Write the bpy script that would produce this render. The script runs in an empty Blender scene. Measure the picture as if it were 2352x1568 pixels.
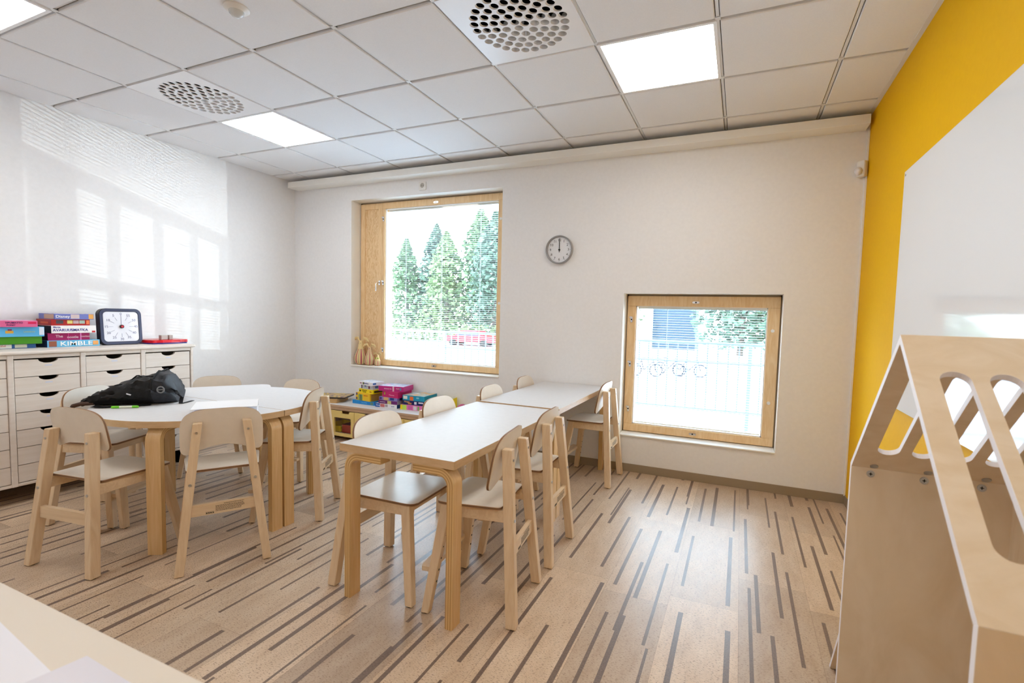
import bpy, bmesh, math, random
from mathutils import Vector, Matrix, Euler, noise
from mathutils.geometry import tessellate_polygon
random.seed(7)
PI = math.pi
sc = bpy.context.scene
COL = sc.collection

# ------------------------------------------------------------------ camera
YAW, PIT, ROL = -0.4031, 0.0636, 0.0265
FPX = 1106.42
CAMP = Vector((4.3718, -1.3211, 1.2813))
_f = Vector((math.sin(YAW)*math.cos(PIT), math.cos(YAW)*math.cos(PIT), -math.sin(PIT)))
_r = Vector((math.cos(YAW), -math.sin(YAW), 0))
_u = _r.cross(_f)
_r2 = _r*math.cos(ROL)+_u*math.sin(ROL)
_u2 = -_r*math.sin(ROL)+_u*math.cos(ROL)
cd = bpy.data.cameras.new('camera')
cd.sensor_width = 36.0
cd.lens = FPX*36/2352
cd.shift_x = -50.91/2352
cd.shift_y = 13.52/2352
cd.clip_start = 0.02
cd.clip_end = 300
cd.dof.use_dof = True
cd.dof.focus_distance = 3.4
cd.dof.aperture_fstop = 4.5
cam = bpy.data.objects.new('camera', cd)
COL.objects.link(cam)
cam.matrix_world = Matrix(((_r2.x, _u2.x, -_f.x, CAMP.x), (_r2.y, _u2.y, -_f.y, CAMP.y), (_r2.z, _u2.z, -_f.z, CAMP.z), (0, 0, 0, 1)))
sc.camera = cam

# ------------------------------------------------------------------ light
W = bpy.data.worlds.new('world'); sc.world = W
W.use_nodes = True
nt = W.node_tree
bg = nt.nodes['Background']
tc = nt.nodes.new('ShaderNodeTexCoord'); sx = nt.nodes.new('ShaderNodeSeparateXYZ')
rmp = nt.nodes.new('ShaderNodeValToRGB')
rmp.color_ramp.elements[0].position = 0.0; rmp.color_ramp.elements[0].color = (.80, .90, 1.0, 1)
rmp.color_ramp.elements[1].position = 0.7; rmp.color_ramp.elements[1].color = (0.55, 0.75, 1.0, 1)
nt.links.new(tc.outputs['Generated'], sx.inputs[0]); nt.links.new(sx.outputs['Z'], rmp.inputs[0])
nt.links.new(rmp.outputs[0], bg.inputs[0])
bg.inputs[1].default_value = 8.0

def lamp(name, kind, loc, rot=None, target=None, energy=10, color=(1, 1, 1), **kw):
    l = bpy.data.lights.new(name, kind); l.energy = energy; l.color = color
    for k, v in kw.items(): setattr(l, k, v)
    o = bpy.data.objects.new(name, l); COL.objects.link(o); o.location = loc
    if target is not None:
        d = Vector(target)-Vector(loc); o.rotation_euler = d.to_track_quat('-Z', 'Y').to_euler()
    elif rot: o.rotation_euler = rot
    return o
# portals in the two window openings guide the sky light
for nm, cx, cz, sx_, sz_ in (('portal_tall_window', 1.53, 1.58, 1.45, 1.7), ('portal_low_window', 4.06, 0.89, 1.1, 1.1)):
    p = lamp(nm, 'AREA', (cx, 2.99, cz), rot=(-PI/2, 0, 0), shape='RECTANGLE', size=sx_, size_y=sz_)
    p.data.cycles.is_portal = True
# the sun stands behind the building and lights the yard
sun = lamp('sun', 'SUN', (0, -6, 9), target=(2.4, 4, 0), energy=5.0, color=(1, .97, .93), angle=math.radians(.6))
# the sun glinting off glossy surfaces in the yard throws low light through the tall window onto the left wall
lamp('sun_glint_near', 'SPOT', (6.7, 7.38, 0.42), target=(1.5, 2.81, 1.55), energy=640, color=(.93, .97, 1.0),
     spot_size=math.radians(34), spot_blend=.3, shadow_soft_size=.004)
lamp('sun_glint_far', 'SPOT', (12.6, 11.9, 0.35), target=(1.5, 2.81, 1.75), energy=650, color=(.93, .97, 1.0),
     spot_size=math.radians(14), spot_blend=.3, shadow_soft_size=.008)
vs = sc.view_settings
vs.view_transform = 'Standard'; vs.look = 'None'; vs.exposure = 1.02; vs.gamma = 1.0; vs.use_curve_mapping = False
cy = sc.cycles
cy.use_denoising = True
cy.max_bounces = 12; cy.diffuse_bounces = 8; cy.glossy_bounces = 5; cy.transmission_bounces = 6; cy.transparent_max_bounces = 24
cy.sample_clamp_indirect = 6.0; cy.caustics_reflective = False; cy.caustics_refractive = False

# ------------------------------------------------------------------ node helpers
def lin(c):
    return tuple((x/255/12.92 if x/255 <= .04045 else ((x/255+.055)/1.055)**2.4) for x in c)
def mat(name, rgb, rough=.5, spec=.5, metal=0, emit=None, estr=0, coat=0, srgb=True):
    m = bpy.data.materials.new(name); m.use_nodes = True
    b = m.node_tree.nodes['Principled BSDF']
    c = lin(rgb) if srgb else rgb
    b.inputs['Base Color'].default_value = (*c, 1)
    b.inputs['Roughness'].default_value = rough
    b.inputs['Specular IOR Level'].default_value = spec
    b.inputs['Metallic'].default_value = metal
    b.inputs['Coat Weight'].default_value = coat
    if emit:
        b.inputs['Emission Color'].default_value = (*lin(emit), 1); b.inputs['Emission Strength'].default_value = estr
    return m
class NB:
    def __init__(s, m): s.t = m.node_tree; s.b = s.t.nodes['Principled BSDF']
    def n(s, k, **kw):
        x = s.t.nodes.new(k)
        for a, v in kw.items(): setattr(x, a, v)
        return x
    def l(s, a, b): s.t.links.new(a, b)
    def math(s, op, a, b=None, c=None):
        x = s.n('ShaderNodeMath', operation=op)
        for i, v in enumerate((a, b, c)):
            if v is None: continue
            if hasattr(v, 'is_output') or hasattr(v, 'links'): s.l(v, x.inputs[i])
            else: x.inputs[i].default_value = v
        return x.outputs[0]
    def ramp(s, fac, els):
        r = s.n('ShaderNodeValToRGB'); e = r.color_ramp.elements
        while len(e) < len(els): e.new(.5)
        for i, (p, c) in enumerate(els): e[i].position = p; e[i].color = (*lin(c), 1) if len(c) == 3 else c
        s.l(fac, r.inputs[0]); return r.outputs[0]
    def mix(s, fac, a, b, mode='MIX'):
        x = s.n('ShaderNodeMix', data_type='RGBA', blend_type=mode)
        for i, v in ((0, fac), (6, a), (7, b)):
            if hasattr(v, 'links'): s.l(v, x.inputs[i])
            elif i == 0: x.inputs[0].default_value = v
            else: x.inputs[i].default_value = (*lin(v), 1)
        return x.outputs[2]
    def coords(s, scale, kind='Object'):
        t = s.n('ShaderNodeTexCoord'); m = s.n('ShaderNodeMapping'); m.inputs['Scale'].default_value = scale
        s.l(t.outputs[kind], m.inputs[0]); return m.outputs[0]
    def noise(s, vec, scale, detail=3, rough=.5, dist=0):
        x = s.n('ShaderNodeTexNoise'); x.inputs['Scale'].default_value = scale; x.inputs['Detail'].default_value = detail
        x.inputs['Roughness'].default_value = rough; x.inputs['Distortion'].default_value = dist
        s.l(vec, x.inputs['Vector']); return x.outputs['Fac']
    def bump(s, h, strength=.1, dist=.001):
        x = s.n('ShaderNodeBump'); x.inputs['Strength'].default_value = strength; x.inputs['Distance'].default_value = dist
        s.l(h, x.inputs['Height']); s.l(x.outputs[0], s.b.inputs['Normal'])
def noisy(name, c1, c2, scale=(1, 1, 1), ns=8, rough=.5, spec=.5, dist=0, lo=.35, hi=.65, bump=0, kind='Object', coat=0):
    m = mat(name, c1, rough, spec, coat=coat); k = NB(m)
    f = k.noise(k.coords(scale, kind), ns, 4, .55, dist)
    k.l(k.ramp(f, [(lo, c1), (hi, c2)]), k.b.inputs['Base Color'])
    if bump: k.bump(f, bump, .002)
    return m

M = {}
M['wall'] = noisy('painted_wall', (230, 230, 231), (233, 233, 234), ns=40, rough=.62, spec=.25, bump=.05)
M['yellow'] = noisy('yellow_paint', (232, 178, 2), (234, 181, 5), ns=40, rough=.6, spec=.12, bump=.05)
M['reveal'] = mat('reveal_paint', (236, 234, 228), .5, .3)
M['tile'] = noisy('ceiling_tile', (230, 230, 231), (233, 233, 234), ns=150, rough=.9, spec=.1, bump=.1)
M['tbar'] = mat('ceiling_grid_metal', (222, 222, 222), .45, .4)
M['gap_shade'] = mat('ceiling_gap_shade', (120, 112, 104), .8, .1)  # shadow between the tiles, put into the colour of strips above the grid
M['whitemetal'] = mat('white_metal', (235, 235, 236), .35, .5)
M['plast'] = mat('white_plastic', (228, 226, 222), .4, .4)
M['dark'] = mat('dark_parts_cavity_shade', (6, 5, 5), .9, .05)  # near-black parts; also paints the shade inside vents and drawers
M['base'] = mat('baseboard_vinyl', (150, 134, 112), .45, .4)
M['laminate'] = noisy('white_laminate', (224, 215, 202), (227, 218, 205), ns=30, rough=.36, spec=.35)
M['tabletop'] = noisy('white_table_laminate', (210, 209, 209), (213, 212, 212), ns=30, rough=.5, spec=.15)
M['birch'] = noisy('birch_wood', (222, 199, 167), (212, 185, 151), scale=(14, 14, 1.2), ns=3, rough=.42, spec=.4, dist=1.2)
M['birchx'] = noisy('birch_wood_across', (222, 199, 167), (212, 186, 152), scale=(1.2, 14, 14), ns=3, rough=.42, spec=.4, dist=1.2)
M['bent'] = noisy('bent_birch_face', (220, 186, 138), (209, 171, 119), scale=(16, 16, 1.2), ns=3, rough=.35, spec=.45, dist=1)
M['ply1'] = mat('ply_edge_light', (214, 180, 126), .5, .3)
M['ply2'] = mat('ply_edge_dark', (186, 146, 92), .5, .3)
M['edge'] = noisy('table_edge_band', (206, 174, 134), (196, 163, 122), scale=(6, 6, 30), ns=3, rough=.4, spec=.4)
M['plyedge'] = mat('seat_ply_edge', (160, 124, 92), .55, .3)
M['plydark'] = mat('seat_ply_edge_dark', (104, 76, 54), .6, .3)
M['winwood'] = noisy('window_pine', (234, 204, 160), (224, 188, 138), scale=(6, 6, 1), ns=4, rough=.4, spec=.4, dist=2)
M['knotwood'] = noisy('window_panel_figured', (234, 204, 160), (214, 174, 122), scale=(10, 10, 2.2), ns=4, rough=.4, spec=.4, dist=3.5, lo=.42, hi=.6)
M['playply'] = noisy('playhouse_plywood', (224, 205, 178), (216, 194, 162), scale=(3, 8, 1.2), ns=2.2, rough=.45, spec=.35, dist=1.6)
M['whiteedge'] = mat('white_painted_edge', (232, 226, 226), .5, .3)
M['steel'] = mat('zinc_steel', (190, 192, 196), .3, .5, metal=.9)
M['chrome'] = mat('chrome', (225, 225, 228), .15, .5, metal=1)
M['black'] = mat('black_print', (25, 23, 22), .6, .2)
M['cab'] = noisy('cabinet_whitewashed_birch', (226, 218, 210), (219, 209, 199), scale=(1, 1.2, 12), ns=3, rough=.45, spec=.35, dist=.8)
M['shelfedge'] = mat('shelf_edge', (196, 166, 140), .5, .3)
M['yellowdoor'] = mat('pale_yellow_door', (232, 206, 130), .45, .4)
M['board'] = mat('whiteboard_enamel', (232, 234, 236), .07, .5)
M['blind'] = mat('blind_slat', (240, 242, 244), .4, .4)
M['desk'] = mat('desk_laminate', (216, 206, 192), .4, .4)
M['paper'] = mat('paper', (228, 228, 236), .6, .3)
M['bag'] = noisy('black_nylon', (20, 19, 21), (9, 9, 10), ns=60, rough=.6, spec=.3, bump=.25)
M['baglight'] = noisy('dark_grey_nylon', (40, 42, 50), (26, 28, 34), ns=60, rough=.55, spec=.35, bump=.25)
M['strap'] = mat('black_webbing', (20, 20, 24), .7, .3)
def C(name, rgb, rough=.4, spec=.4):
    if name not in M: M[name] = mat(name, rgb, rough, spec)
    return M[name]
def glass_mat():
    m = bpy.data.materials.new('window_glass'); m.use_nodes = True; t = m.node_tree; t.nodes.clear()
    o = t.nodes.new('ShaderNodeOutputMaterial'); mx = t.nodes.new('ShaderNodeMixShader')
    tr = t.nodes.new('ShaderNodeBsdfTransparent'); tr.inputs[0].default_value = (.97, .985, .98, 1)
    gl = t.nodes.new('ShaderNodeBsdfGlossy'); gl.inputs['Roughness'].default_value = 0.01
    lw = t.nodes.new('ShaderNodeLayerWeight'); pw = t.nodes.new('ShaderNodeMath'); pw.operation = 'POWER'; pw.inputs[1].default_value = 5
    ma = t.nodes.new('ShaderNodeMath'); ma.operation = 'MULTIPLY_ADD'; ma.inputs[1].default_value = .9; ma.inputs[2].default_value = .03
    t.links.new(lw.outputs['Facing'], pw.inputs[0]); t.links.new(pw.outputs[0], ma.inputs[0]); t.links.new(ma.outputs[0], mx.inputs[0])
    t.links.new(tr.outputs[0], mx.inputs[1]); t.links.new(gl.outputs[0], mx.inputs[2])
    t.links.new(mx.outputs[0], o.inputs[0]); return m
M['glass'] = glass_mat()

def floor_mat():
    m = mat('cork_strip_floor', (200, 165, 135), .3, .44); k = NB(m)
    t = k.n('ShaderNodeTexCoord'); s = k.n('ShaderNodeSeparateXYZ'); k.l(t.outputs['Object'], s.inputs[0])
    X, Y = s.outputs[0], s.outputs[1]
    def wn(a, b, seed):
        c = k.n('ShaderNodeCombineXYZ'); k.l(a, c.inputs[0]) if hasattr(a, 'links') else None
        if b is not None: k.l(b, c.inputs[1])
        c.inputs[2].default_value = seed
        w = k.n('ShaderNodeTexWhiteNoise', noise_dimensions='3D'); k.l(c.outputs[0], w.inputs[0]); return w.outputs['Value']
    # planks 0.295 wide x 0.905 long, staggered
    PW, PL = .295, .905
    xi = k.math('DIVIDE', X, PW); pix = k.math('FLOOR', xi)
    yo = k.math('ADD', k.math('DIVIDE', Y, PL), wn(pix, None, 3.3)); piy = k.math('FLOOR', yo)
    tone = wn(pix, piy, 7.7)
    # seams
    fx = k.math('FRACT', xi); fy = k.math('FRACT', yo)
    seam = k.math('MAXIMUM', k.math('LESS_THAN', fx, .006), k.math('LESS_THAN', fy, .002))
    # dark strips, two layers
    masks = []
    for P, L, thr, wmin, wvar, sd in ((.0983, .905, .88, .0100, .012, 11.1), (.1475, .74, .42, .009, .009, 23.7)):
        a = k.math('DIVIDE', X, P); ia = k.math('FLOOR', a); fa = k.math('FRACT', a)
        yy = k.math('ADD', k.math('DIVIDE', Y, L), k.math('MULTIPLY', wn(ia, None, sd), 7.0)); ib = k.math('FLOOR', yy); fb = k.math('FRACT', yy)
        on = k.math('LESS_THAN', wn(ia, ib, sd+1), thr)
        cen = k.math('ADD', .27, k.math('MULTIPLY', wn(ia, ib, sd+2), .56))
        hw = k.math('ADD', wmin/2/P, k.math('MULTIPLY', wn(ia, ib, sd+3), wvar/2/P))
        near = k.math('LESS_THAN', k.math('ABSOLUTE', k.math('SUBTRACT', fa, cen)), hw)
        st = k.math('MULTIPLY', wn(ia, ib, sd+4), .22)
        len_ = k.math('MULTIPLY', k.math('GREATER_THAN', fb, st), k.math('LESS_THAN', fb, k.math('SUBTRACT', 1.0, k.math('MULTIPLY', wn(ia, ib, sd+5), .18))))
        masks.append(k.math('MULTIPLY', k.math('MULTIPLY', on, near), len_))
    strip = k.math('MAXIMUM', masks[0], masks[1])
    n1 = k.noise(k.coords((9, 3, 1)), 2, 5, .6)
    base = k.ramp(n1, [(.3, (200, 178, 153)), (.52, (212, 192, 168)), (.75, (220, 203, 181))])
    tn = k.ramp(tone, [(0, (214, 208, 204)), (1, (252, 246, 240))])
    base = k.mix(1.0, base, tn, 'MULTIPLY')
    fl = k.noise(k.coords((90, 300, 1)), 1.0, 2, .7)
    flk = k.ramp(fl, [(.37, (0, 0, 0)), (.43, (255, 255, 255))])
    base = k.mix(k.math('MULTIPLY', k.math('SUBTRACT', 1.0, flk), .85), base, (128, 102, 82))
    fl2 = k.noise(k.coords((60, 130, 1)), 2.0, 2, .6)
    flk2 = k.ramp(fl2, [(.68, (0, 0, 0)), (.74, (255, 255, 255))])
    base = k.mix(k.math('MULTIPLY', flk2, .35), base, (236, 212, 188))
    sn = k.noise(k.coords((40, 40, 1)), 4, 3, .6)
    sc_ = k.ramp(sn, [(.3, (98, 82, 72)), (.7, (128, 108, 95))])
    base = k.mix(strip, base, sc_)
    base = k.mix(k.math('MULTIPLY', seam, .45), base, (110, 84, 66))
    k.l(base, k.b.inputs['Base Color'])
    k.l(k.math('ADD', .27, k.math('MULTIPLY', n1, .16)), k.b.inputs['Roughness'])
    k.bump(fl, .06, .001)
    return m
M['floor'] = floor_mat()

# ------------------------------------------------------------------ mesh helpers
class MB:
    def __init__(s): s.v = []; s.f = []; s.m = []
    def add(s, vs, fs, mi=0):
        o = len(s.v); s.v += [tuple(v) for v in vs]
        for i, f in enumerate(fs):
            s.f.append([o+j for j in f]); s.m.append(mi[i] if isinstance(mi, (list, tuple)) else mi)
    def box(s, c, d, mi=0, rot=None):
        x, y, z = d[0]/2, d[1]/2, d[2]/2
        vs = [Vector(p) for p in ((-x,-y,-z),(x,-y,-z),(x,y,-z),(-x,y,-z),(-x,-y,z),(x,-y,z),(x,y,z),(-x,y,z))]
        if rot: E = Euler(rot).to_matrix(); vs = [E@v for v in vs]
        s.add([v+Vector(c) for v in vs], [(3,2,1,0),(4,5,6,7),(0,1,5,4),(1,2,6,5),(2,3,7,6),(3,0,4,7)], mi)
    def b2(s, a, b, mi=0):
        s.box([(a[i]+b[i])/2 for i in range(3)], [abs(b[i]-a[i]) for i in range(3)], mi)
    def bar(s, p, q, w, d, side=(1, 0, 0), mi=0, w2=None, d2=None):
        # four-sided bar with horizontal end cuts, w along side, d along the other horizontal axis
        sd = Vector(side).normalized(); fd = Vector((-sd.y, sd.x, 0))
        w2 = w2 or w; d2 = d2 or d
        vs = []
        for P, ww, dd in ((Vector(p), w, d), (Vector(q), w2, d2)):
            for a, b in ((-1,-1),(1,-1),(1,1),(-1,1)): vs.append(P+sd*a*ww/2+fd*b*dd/2)
        s.add(vs, [(3,2,1,0),(4,5,6,7),(0,1,5,4),(1,2,6,5),(2,3,7,6),(3,0,4,7)], mi)
    def prism(s, loop, fn, w0, w1, cap=0, side=1, holes=(), cap2=None, plies=None):
        cap2 = cap if cap2 is None else cap2
        loops = [list(loop)]+[list(h) for h in holes]
        allp = [p for l in loops for p in l]; n = len(allp)
        if holes:
            tr = tessellate_polygon([[Vector((p[0], p[1], 0)) for p in l] for l in loops])
            a = allp
            tris = []
            for t in tr:
                ar = (a[t[1]][0]-a[t[0]][0])*(a[t[2]][1]-a[t[0]][1])-(a[t[2]][0]-a[t[0]][0])*(a[t[1]][1]-a[t[0]][1])
                tris.append(tuple(t) if ar > 0 else tuple(reversed(t)))
        else: tris = [tuple(range(n))]
        vs = [fn(p[0], p[1], w0) for p in allp]+[fn(p[0], p[1], w1) for p in allp]
        fs = [tuple(reversed(t)) for t in tris]+[tuple(j+n for j in t) for t in tris]
        mi = [cap]*len(tris)+[cap2]*len(tris)
        s.add(vs, fs, mi)
        ws = [w0, w1] if not plies else [w0+(w1-w0)*i/plies for i in range(plies+1)]
        o = 0
        for li, l in enumerate(loops):
            k = len(l)
            for j in range(len(ws)-1):
                vv = [fn(p[0], p[1], ws[j]) for p in l]+[fn(p[0], p[1], ws[j+1]) for p in l]
                ff = [(i, (i+1) % k, k+(i+1) % k, k+i) for i in range(k)]
                s.add(vv, ff, side if not plies else (side+j % 2))
            o += k
    def tube(s, pts, r, n=10, mi=0, closed=False, cap=True):
        P = [Vector(p) for p in pts]; R = r if isinstance(r, (list, tuple)) else [r]*len(P)
        vs = []; up = None
        for i, p in enumerate(P):
            a = P[i-1] if (i > 0 or closed) else p; b = P[(i+1) % len(P)] if (i < len(P)-1 or closed) else p
            t = (b-a).normalized()
            if up is None: up = t.orthogonal().normalized()
            up = (up-t*up.dot(t)).normalized(); bi = t.cross(up)
            for j in range(n):
                an = 2*PI*j/n; vs.append(p+(up*math.cos(an)+bi*math.sin(an))*R[i])
        fs = []; m = len(P)
        for i in range(m if closed else m-1):
            for j in range(n):
                a = i*n+j; b = i*n+(j+1) % n; c = ((i+1) % m)*n+(j+1) % n; d = ((i+1) % m)*n+j
                fs.append((a, b, c, d))
        if cap and not closed: fs += [tuple(reversed(range(n))), tuple((m-1)*n+j for j in range(n))]
        s.add(vs, fs, mi)
    def lathe(s, prof, c=(0, 0, 0), n=24, mi=0, fn=None, matf=None):
        vs = []; fs = []; ms = []
        for r, z in prof:
            for j in range(n):
                a = 2*PI*j/n; p = Vector((r*math.cos(a), r*math.sin(a), z))
                if fn: p = fn(p)
                vs.append(p+Vector(c))
        for i in range(len(prof)-1):
            for j in range(n):
                fs.append((i*n+j, i*n+(j+1) % n, (i+1)*n+(j+1) % n, (i+1)*n+j)); ms.append(matf(i, j) if matf else mi)
        s.add(vs, fs, ms)
        if prof[0][0] > 1e-6: s.add([vs[j] for j in range(n)], [tuple(reversed(range(n)))], mi)
        if prof[-1][0] > 1e-6: s.add([vs[(len(prof)-1)*n+j] for j in range(n)], [tuple(range(n))], mi)
    def ico(s, c, r, sub=2, mi=0, scale=(1, 1, 1)):
        bm = bmesh.new(); bmesh.ops.create_icosphere(bm, subdivisions=sub, radius=1)
        s.add([Vector((v.co.x*r*scale[0], v.co.y*r*scale[1], v.co.z*r*scale[2]))+Vector(c) for v in bm.verts], [tuple(v.index for v in f.verts) for f in bm.faces], mi); bm.free()
    def grid(s, fn, nu, nv, mi=0, flip=False):
        vs = [fn(i/nu, j/nv) for i in range(nu+1) for j in range(nv+1)]
        fs = []
        for i in range(nu):
            for j in range(nv):
                q = (i*(nv+1)+j, (i+1)*(nv+1)+j, (i+1)*(nv+1)+j+1, i*(nv+1)+j+1)
                fs.append(tuple(reversed(q)) if flip else q)
        s.add(vs, fs, mi)
    def build(s, name, mats, parent=None, loc=(0, 0, 0), rotz=0, bevel=0, smooth=False, weld=False, seg=2, rot=None):
        me = bpy.data.meshes.new(name); me.from_pydata([tuple(v) for v in s.v], [], s.f)
        for m in (mats if isinstance(mats, (list, tuple)) else [mats]): me.materials.append(M[m] if isinstance(m, str) else m)
        for p, mi in zip(me.polygons, s.m): p.material_index = mi
        if weld:
            bm = bmesh.new(); bm.from_mesh(me); bmesh.ops.remove_doubles(bm, verts=bm.verts, dist=1e-5)
            bmesh.ops.recalc_face_normals(bm, faces=bm.faces); bm.to_mesh(me); bm.free()
        if smooth:
            for p in me.polygons: p.use_smooth = True
            try: me.set_sharp_from_angle(angle=math.radians(35))
            except Exception: pass
        me.update()
        o = bpy.data.objects.new(name, me); COL.objects.link(o)
        o.location = loc; o.rotation_euler = rot if rot else (0, 0, rotz)
        if parent: o.parent = parent
        if bevel:
            b = o.modifiers.new('bevel', 'BEVEL'); b.width = bevel; b.segments = seg; b.limit_method = 'ANGLE'; b.angle_limit = math.radians(40)
        return o
def tag(o, label, cat, group=None, kind=None):
    o['label'] = label; o['category'] = cat
    if group: o['group'] = group
    if kind: o['kind'] = kind
    return o
def thing(name, label, cat, loc=(0, 0, 0), rotz=0, group=None):
    o = bpy.data.objects.new(name, None); COL.objects.link(o); o.location = loc; o.rotation_euler = (0, 0, rotz)
    o.empty_display_size = .05
    return tag(o, label, cat, group)
def struct(o): o['kind'] = 'structure'; return o
def dup(root, loc, rotz, label, group=None):
    def cp(o, par):
        c = o.copy(); COL.objects.link(c)
        if par: c.parent = par
        for ch in [x for x in KIDS.get(o.name, [])]: 
            nc = cp(ch, c); KIDS.setdefault(c.name, []).append(nc)
        return c
    index_kids(root)
    r = cp(root, None); r.location = loc; r.rotation_euler = (0, 0, rotz); r['label'] = label
    if group: r['group'] = group
    return r
KIDS = {}
def index_kids(o):
    KIDS[o.name] = [c for c in COL.objects if c.parent == o]
    for c in KIDS[o.name]: index_kids(c)
def text(name, body, size, m, parent, loc, rot, extrude=.0004, align='CENTER', bold=0, sx=1.0):
    cu = bpy.data.curves.new(name, 'FONT'); cu.body = body; cu.size = size; cu.extrude = extrude; cu.align_x = align; cu.align_y = 'CENTER'; cu.offset = bold
    cu.resolution_u = 3
    t = bpy.data.objects.new(name+'_src', cu); COL.objects.link(t)
    bpy.context.view_layer.update()
    me = bpy.data.meshes.new_from_object(t.evaluated_get(bpy.context.evaluated_depsgraph_get()))
    bpy.data.objects.remove(t); bpy.data.curves.remove(cu)
    me.materials.clear(); me.materials.append(M[m] if isinstance(m, str) else m)
    o = bpy.data.objects.new(name, me); COL.objects.link(o); o.parent = parent; o.location = loc; o.rotation_euler = rot; o.scale = (sx, 1, 1)
    return o
def rrect(w, h, r, n=5, cx=0, cy=0):
    out = []
    for (x, y, a0) in ((w/2-r, -h/2+r, -PI/2), (w/2-r, h/2-r, 0), (-w/2+r, h/2-r, PI/2), (-w/2+r, -h/2+r, PI)):
        for i in range(n+1):
            a = a0+PI/2*i/n; out.append((cx+x+r*math.cos(a), cy+y+r*math.sin(a)))
    return out
def circ(cx, cy, r, n=16): return [(cx+r*math.cos(2*PI*i/n), cy+r*math.sin(2*PI*i/n)) for i in range(n)]
XY = lambda u, v, w: (u, v, w)
XZ = lambda u, v, w: (u, -w, v)      # faces -y when w grows

# ------------------------------------------------------------------ room
H = 2.711; XL, XR, YB, YF = -.314, 5.121, 2.68, -3.0
b = MB(); b.b2((XL-.2, YF-.2, -.1), (XR+.2, YB+.3, 0)); struct(b.build('floor', 'floor'))
b = MB(); b.b2((XL-.2, YF-.2, -.1), (XL, YB+.3, H+.35)); struct(b.build('wall_left', 'wall'))
b = MB(); b.b2((XR, YF-.2, -.1), (XR+.2, YB+.3, H+.35)); struct(b.build('wall_right', 'yellow'))
b = MB(); b.b2((XL, YF-.2, -.1), (XR, YF, H+.35)); struct(b.build('wall_rear', 'wall'))
# window wall with two openings
O1 = (.515, 2.312, .700, 2.457); O2 = (3.465, 4.656, .300, 1.496)
b = MB()
out = [(XL, 0), (XR, 0), (XR, H+.35), (XL, H+.35)]
hs = [[(o[0], o[2]), (o[1], o[2]), (o[1], o[3]), (o[0], o[3])] for o in (O1, O2)]
b.prism(out, lambda u, v, w: (u, YB+w, v), .30, 0, 0, 1, hs)
struct(b.build('wall_back', ['wall', 'reveal']))
# ceiling: lay-in tiles in a 0.6 m grid
lights = [(1, 2), (6, 2), (1, -1), (6, -1), (1, -4), (6, -4)]; vents = [(1, 1), (5, 1), (1, -3), (5, -3)]
b = MB(); b.b2((XL, YF, H+.3), (XR, YB, H+.35), 0); g = .012
for i in range(-1, 9):
    for j in range(-6, 5):
        if (i, j) in lights or (i, j) in vents: continue
        x0, x1 = max(i*.6+g, XL+.003), min(i*.6+.6-g, XR-.02); y0, y1 = max(j*.6+g, YF), min(j*.6+.6-g, YB)
        if x1-x0 < .02 or y1-y0 < .02: continue
        e = .004
        zt = H+.02
        vs = [(x0, y0, zt), (x1, y0, zt), (x1, y1, zt), (x0, y1, zt), (x0, y0, H+e), (x1, y0, H+e), (x1, y1, H+e), (x0, y1, H+e),
              (x0+e, y0+e, H), (x1-e, y0+e, H), (x1-e, y1-e, H), (x0+e, y1-e, H)]
        fs = [(0, 1, 2, 3)]+[(k, (k+1) % 4, 4+(k+1) % 4, 4+k)[::-1] for k in range(4)]+[(4+k, 4+(k+1) % 4, 8+(k+1) % 4, 8+k)[::-1] for k in range(4)]+[(11, 10, 9, 8)]
        b.add(vs, fs, 0)
for i in range(0, 9):
    b.b2((i*.6-.0075, YF, H+.009), (i*.6+.0075, YB, H+.013), 1); b.b2((i*.6-.014, YF, H+.0185), (i*.6+.014, YB, H+.024), 2)
for j in range(-5, 5):
    b.b2((XL, j*.6-.005, H+.014), (XR, j*.6+.005, H+.018), 1); b.b2((XL, j*.6-.014, H+.019), (XR, j*.6+.014, H+.0245), 2)
for i in range(0, 9):
    for j in range(-5, 5): b.b2((i*.6-.013, j*.6-.013, H+.0055), (i*.6+.013, j*.6+.013, H+.008), 1)
b.b2((XR-.024, YF, H-.002), (XR, YB, H+.004), 1)
struct(b.build('ceiling', ['tile', 'tbar', 'gap_shade']))
# curtain-rail casing along the window wall
b = MB(); b.b2((-.25, 2.535, 2.612), (5.095, YB-.001, 2.674)); struct(b.build('trim_1', 'reveal', bevel=.003))
b = MB(); b.b2((XR-.012, YB-.012, .06), (XR-.001, YB-.001, 2.61)); struct(b.build('trim_2', 'reveal'))
for nm, a, c in (('baseboard_back', (XL, YB-.006, 0), (XR, YB, .067)), ('baseboard_left', (XL, YF, 0), (XL+.006, YB-.006, .067)), ('baseboard_right', (XR-.006, YF, 0), (XR, YB-.006, .067))):
    b = MB(); b.b2(a, c); struct(b.build(nm, 'base', bevel=.002))

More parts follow.
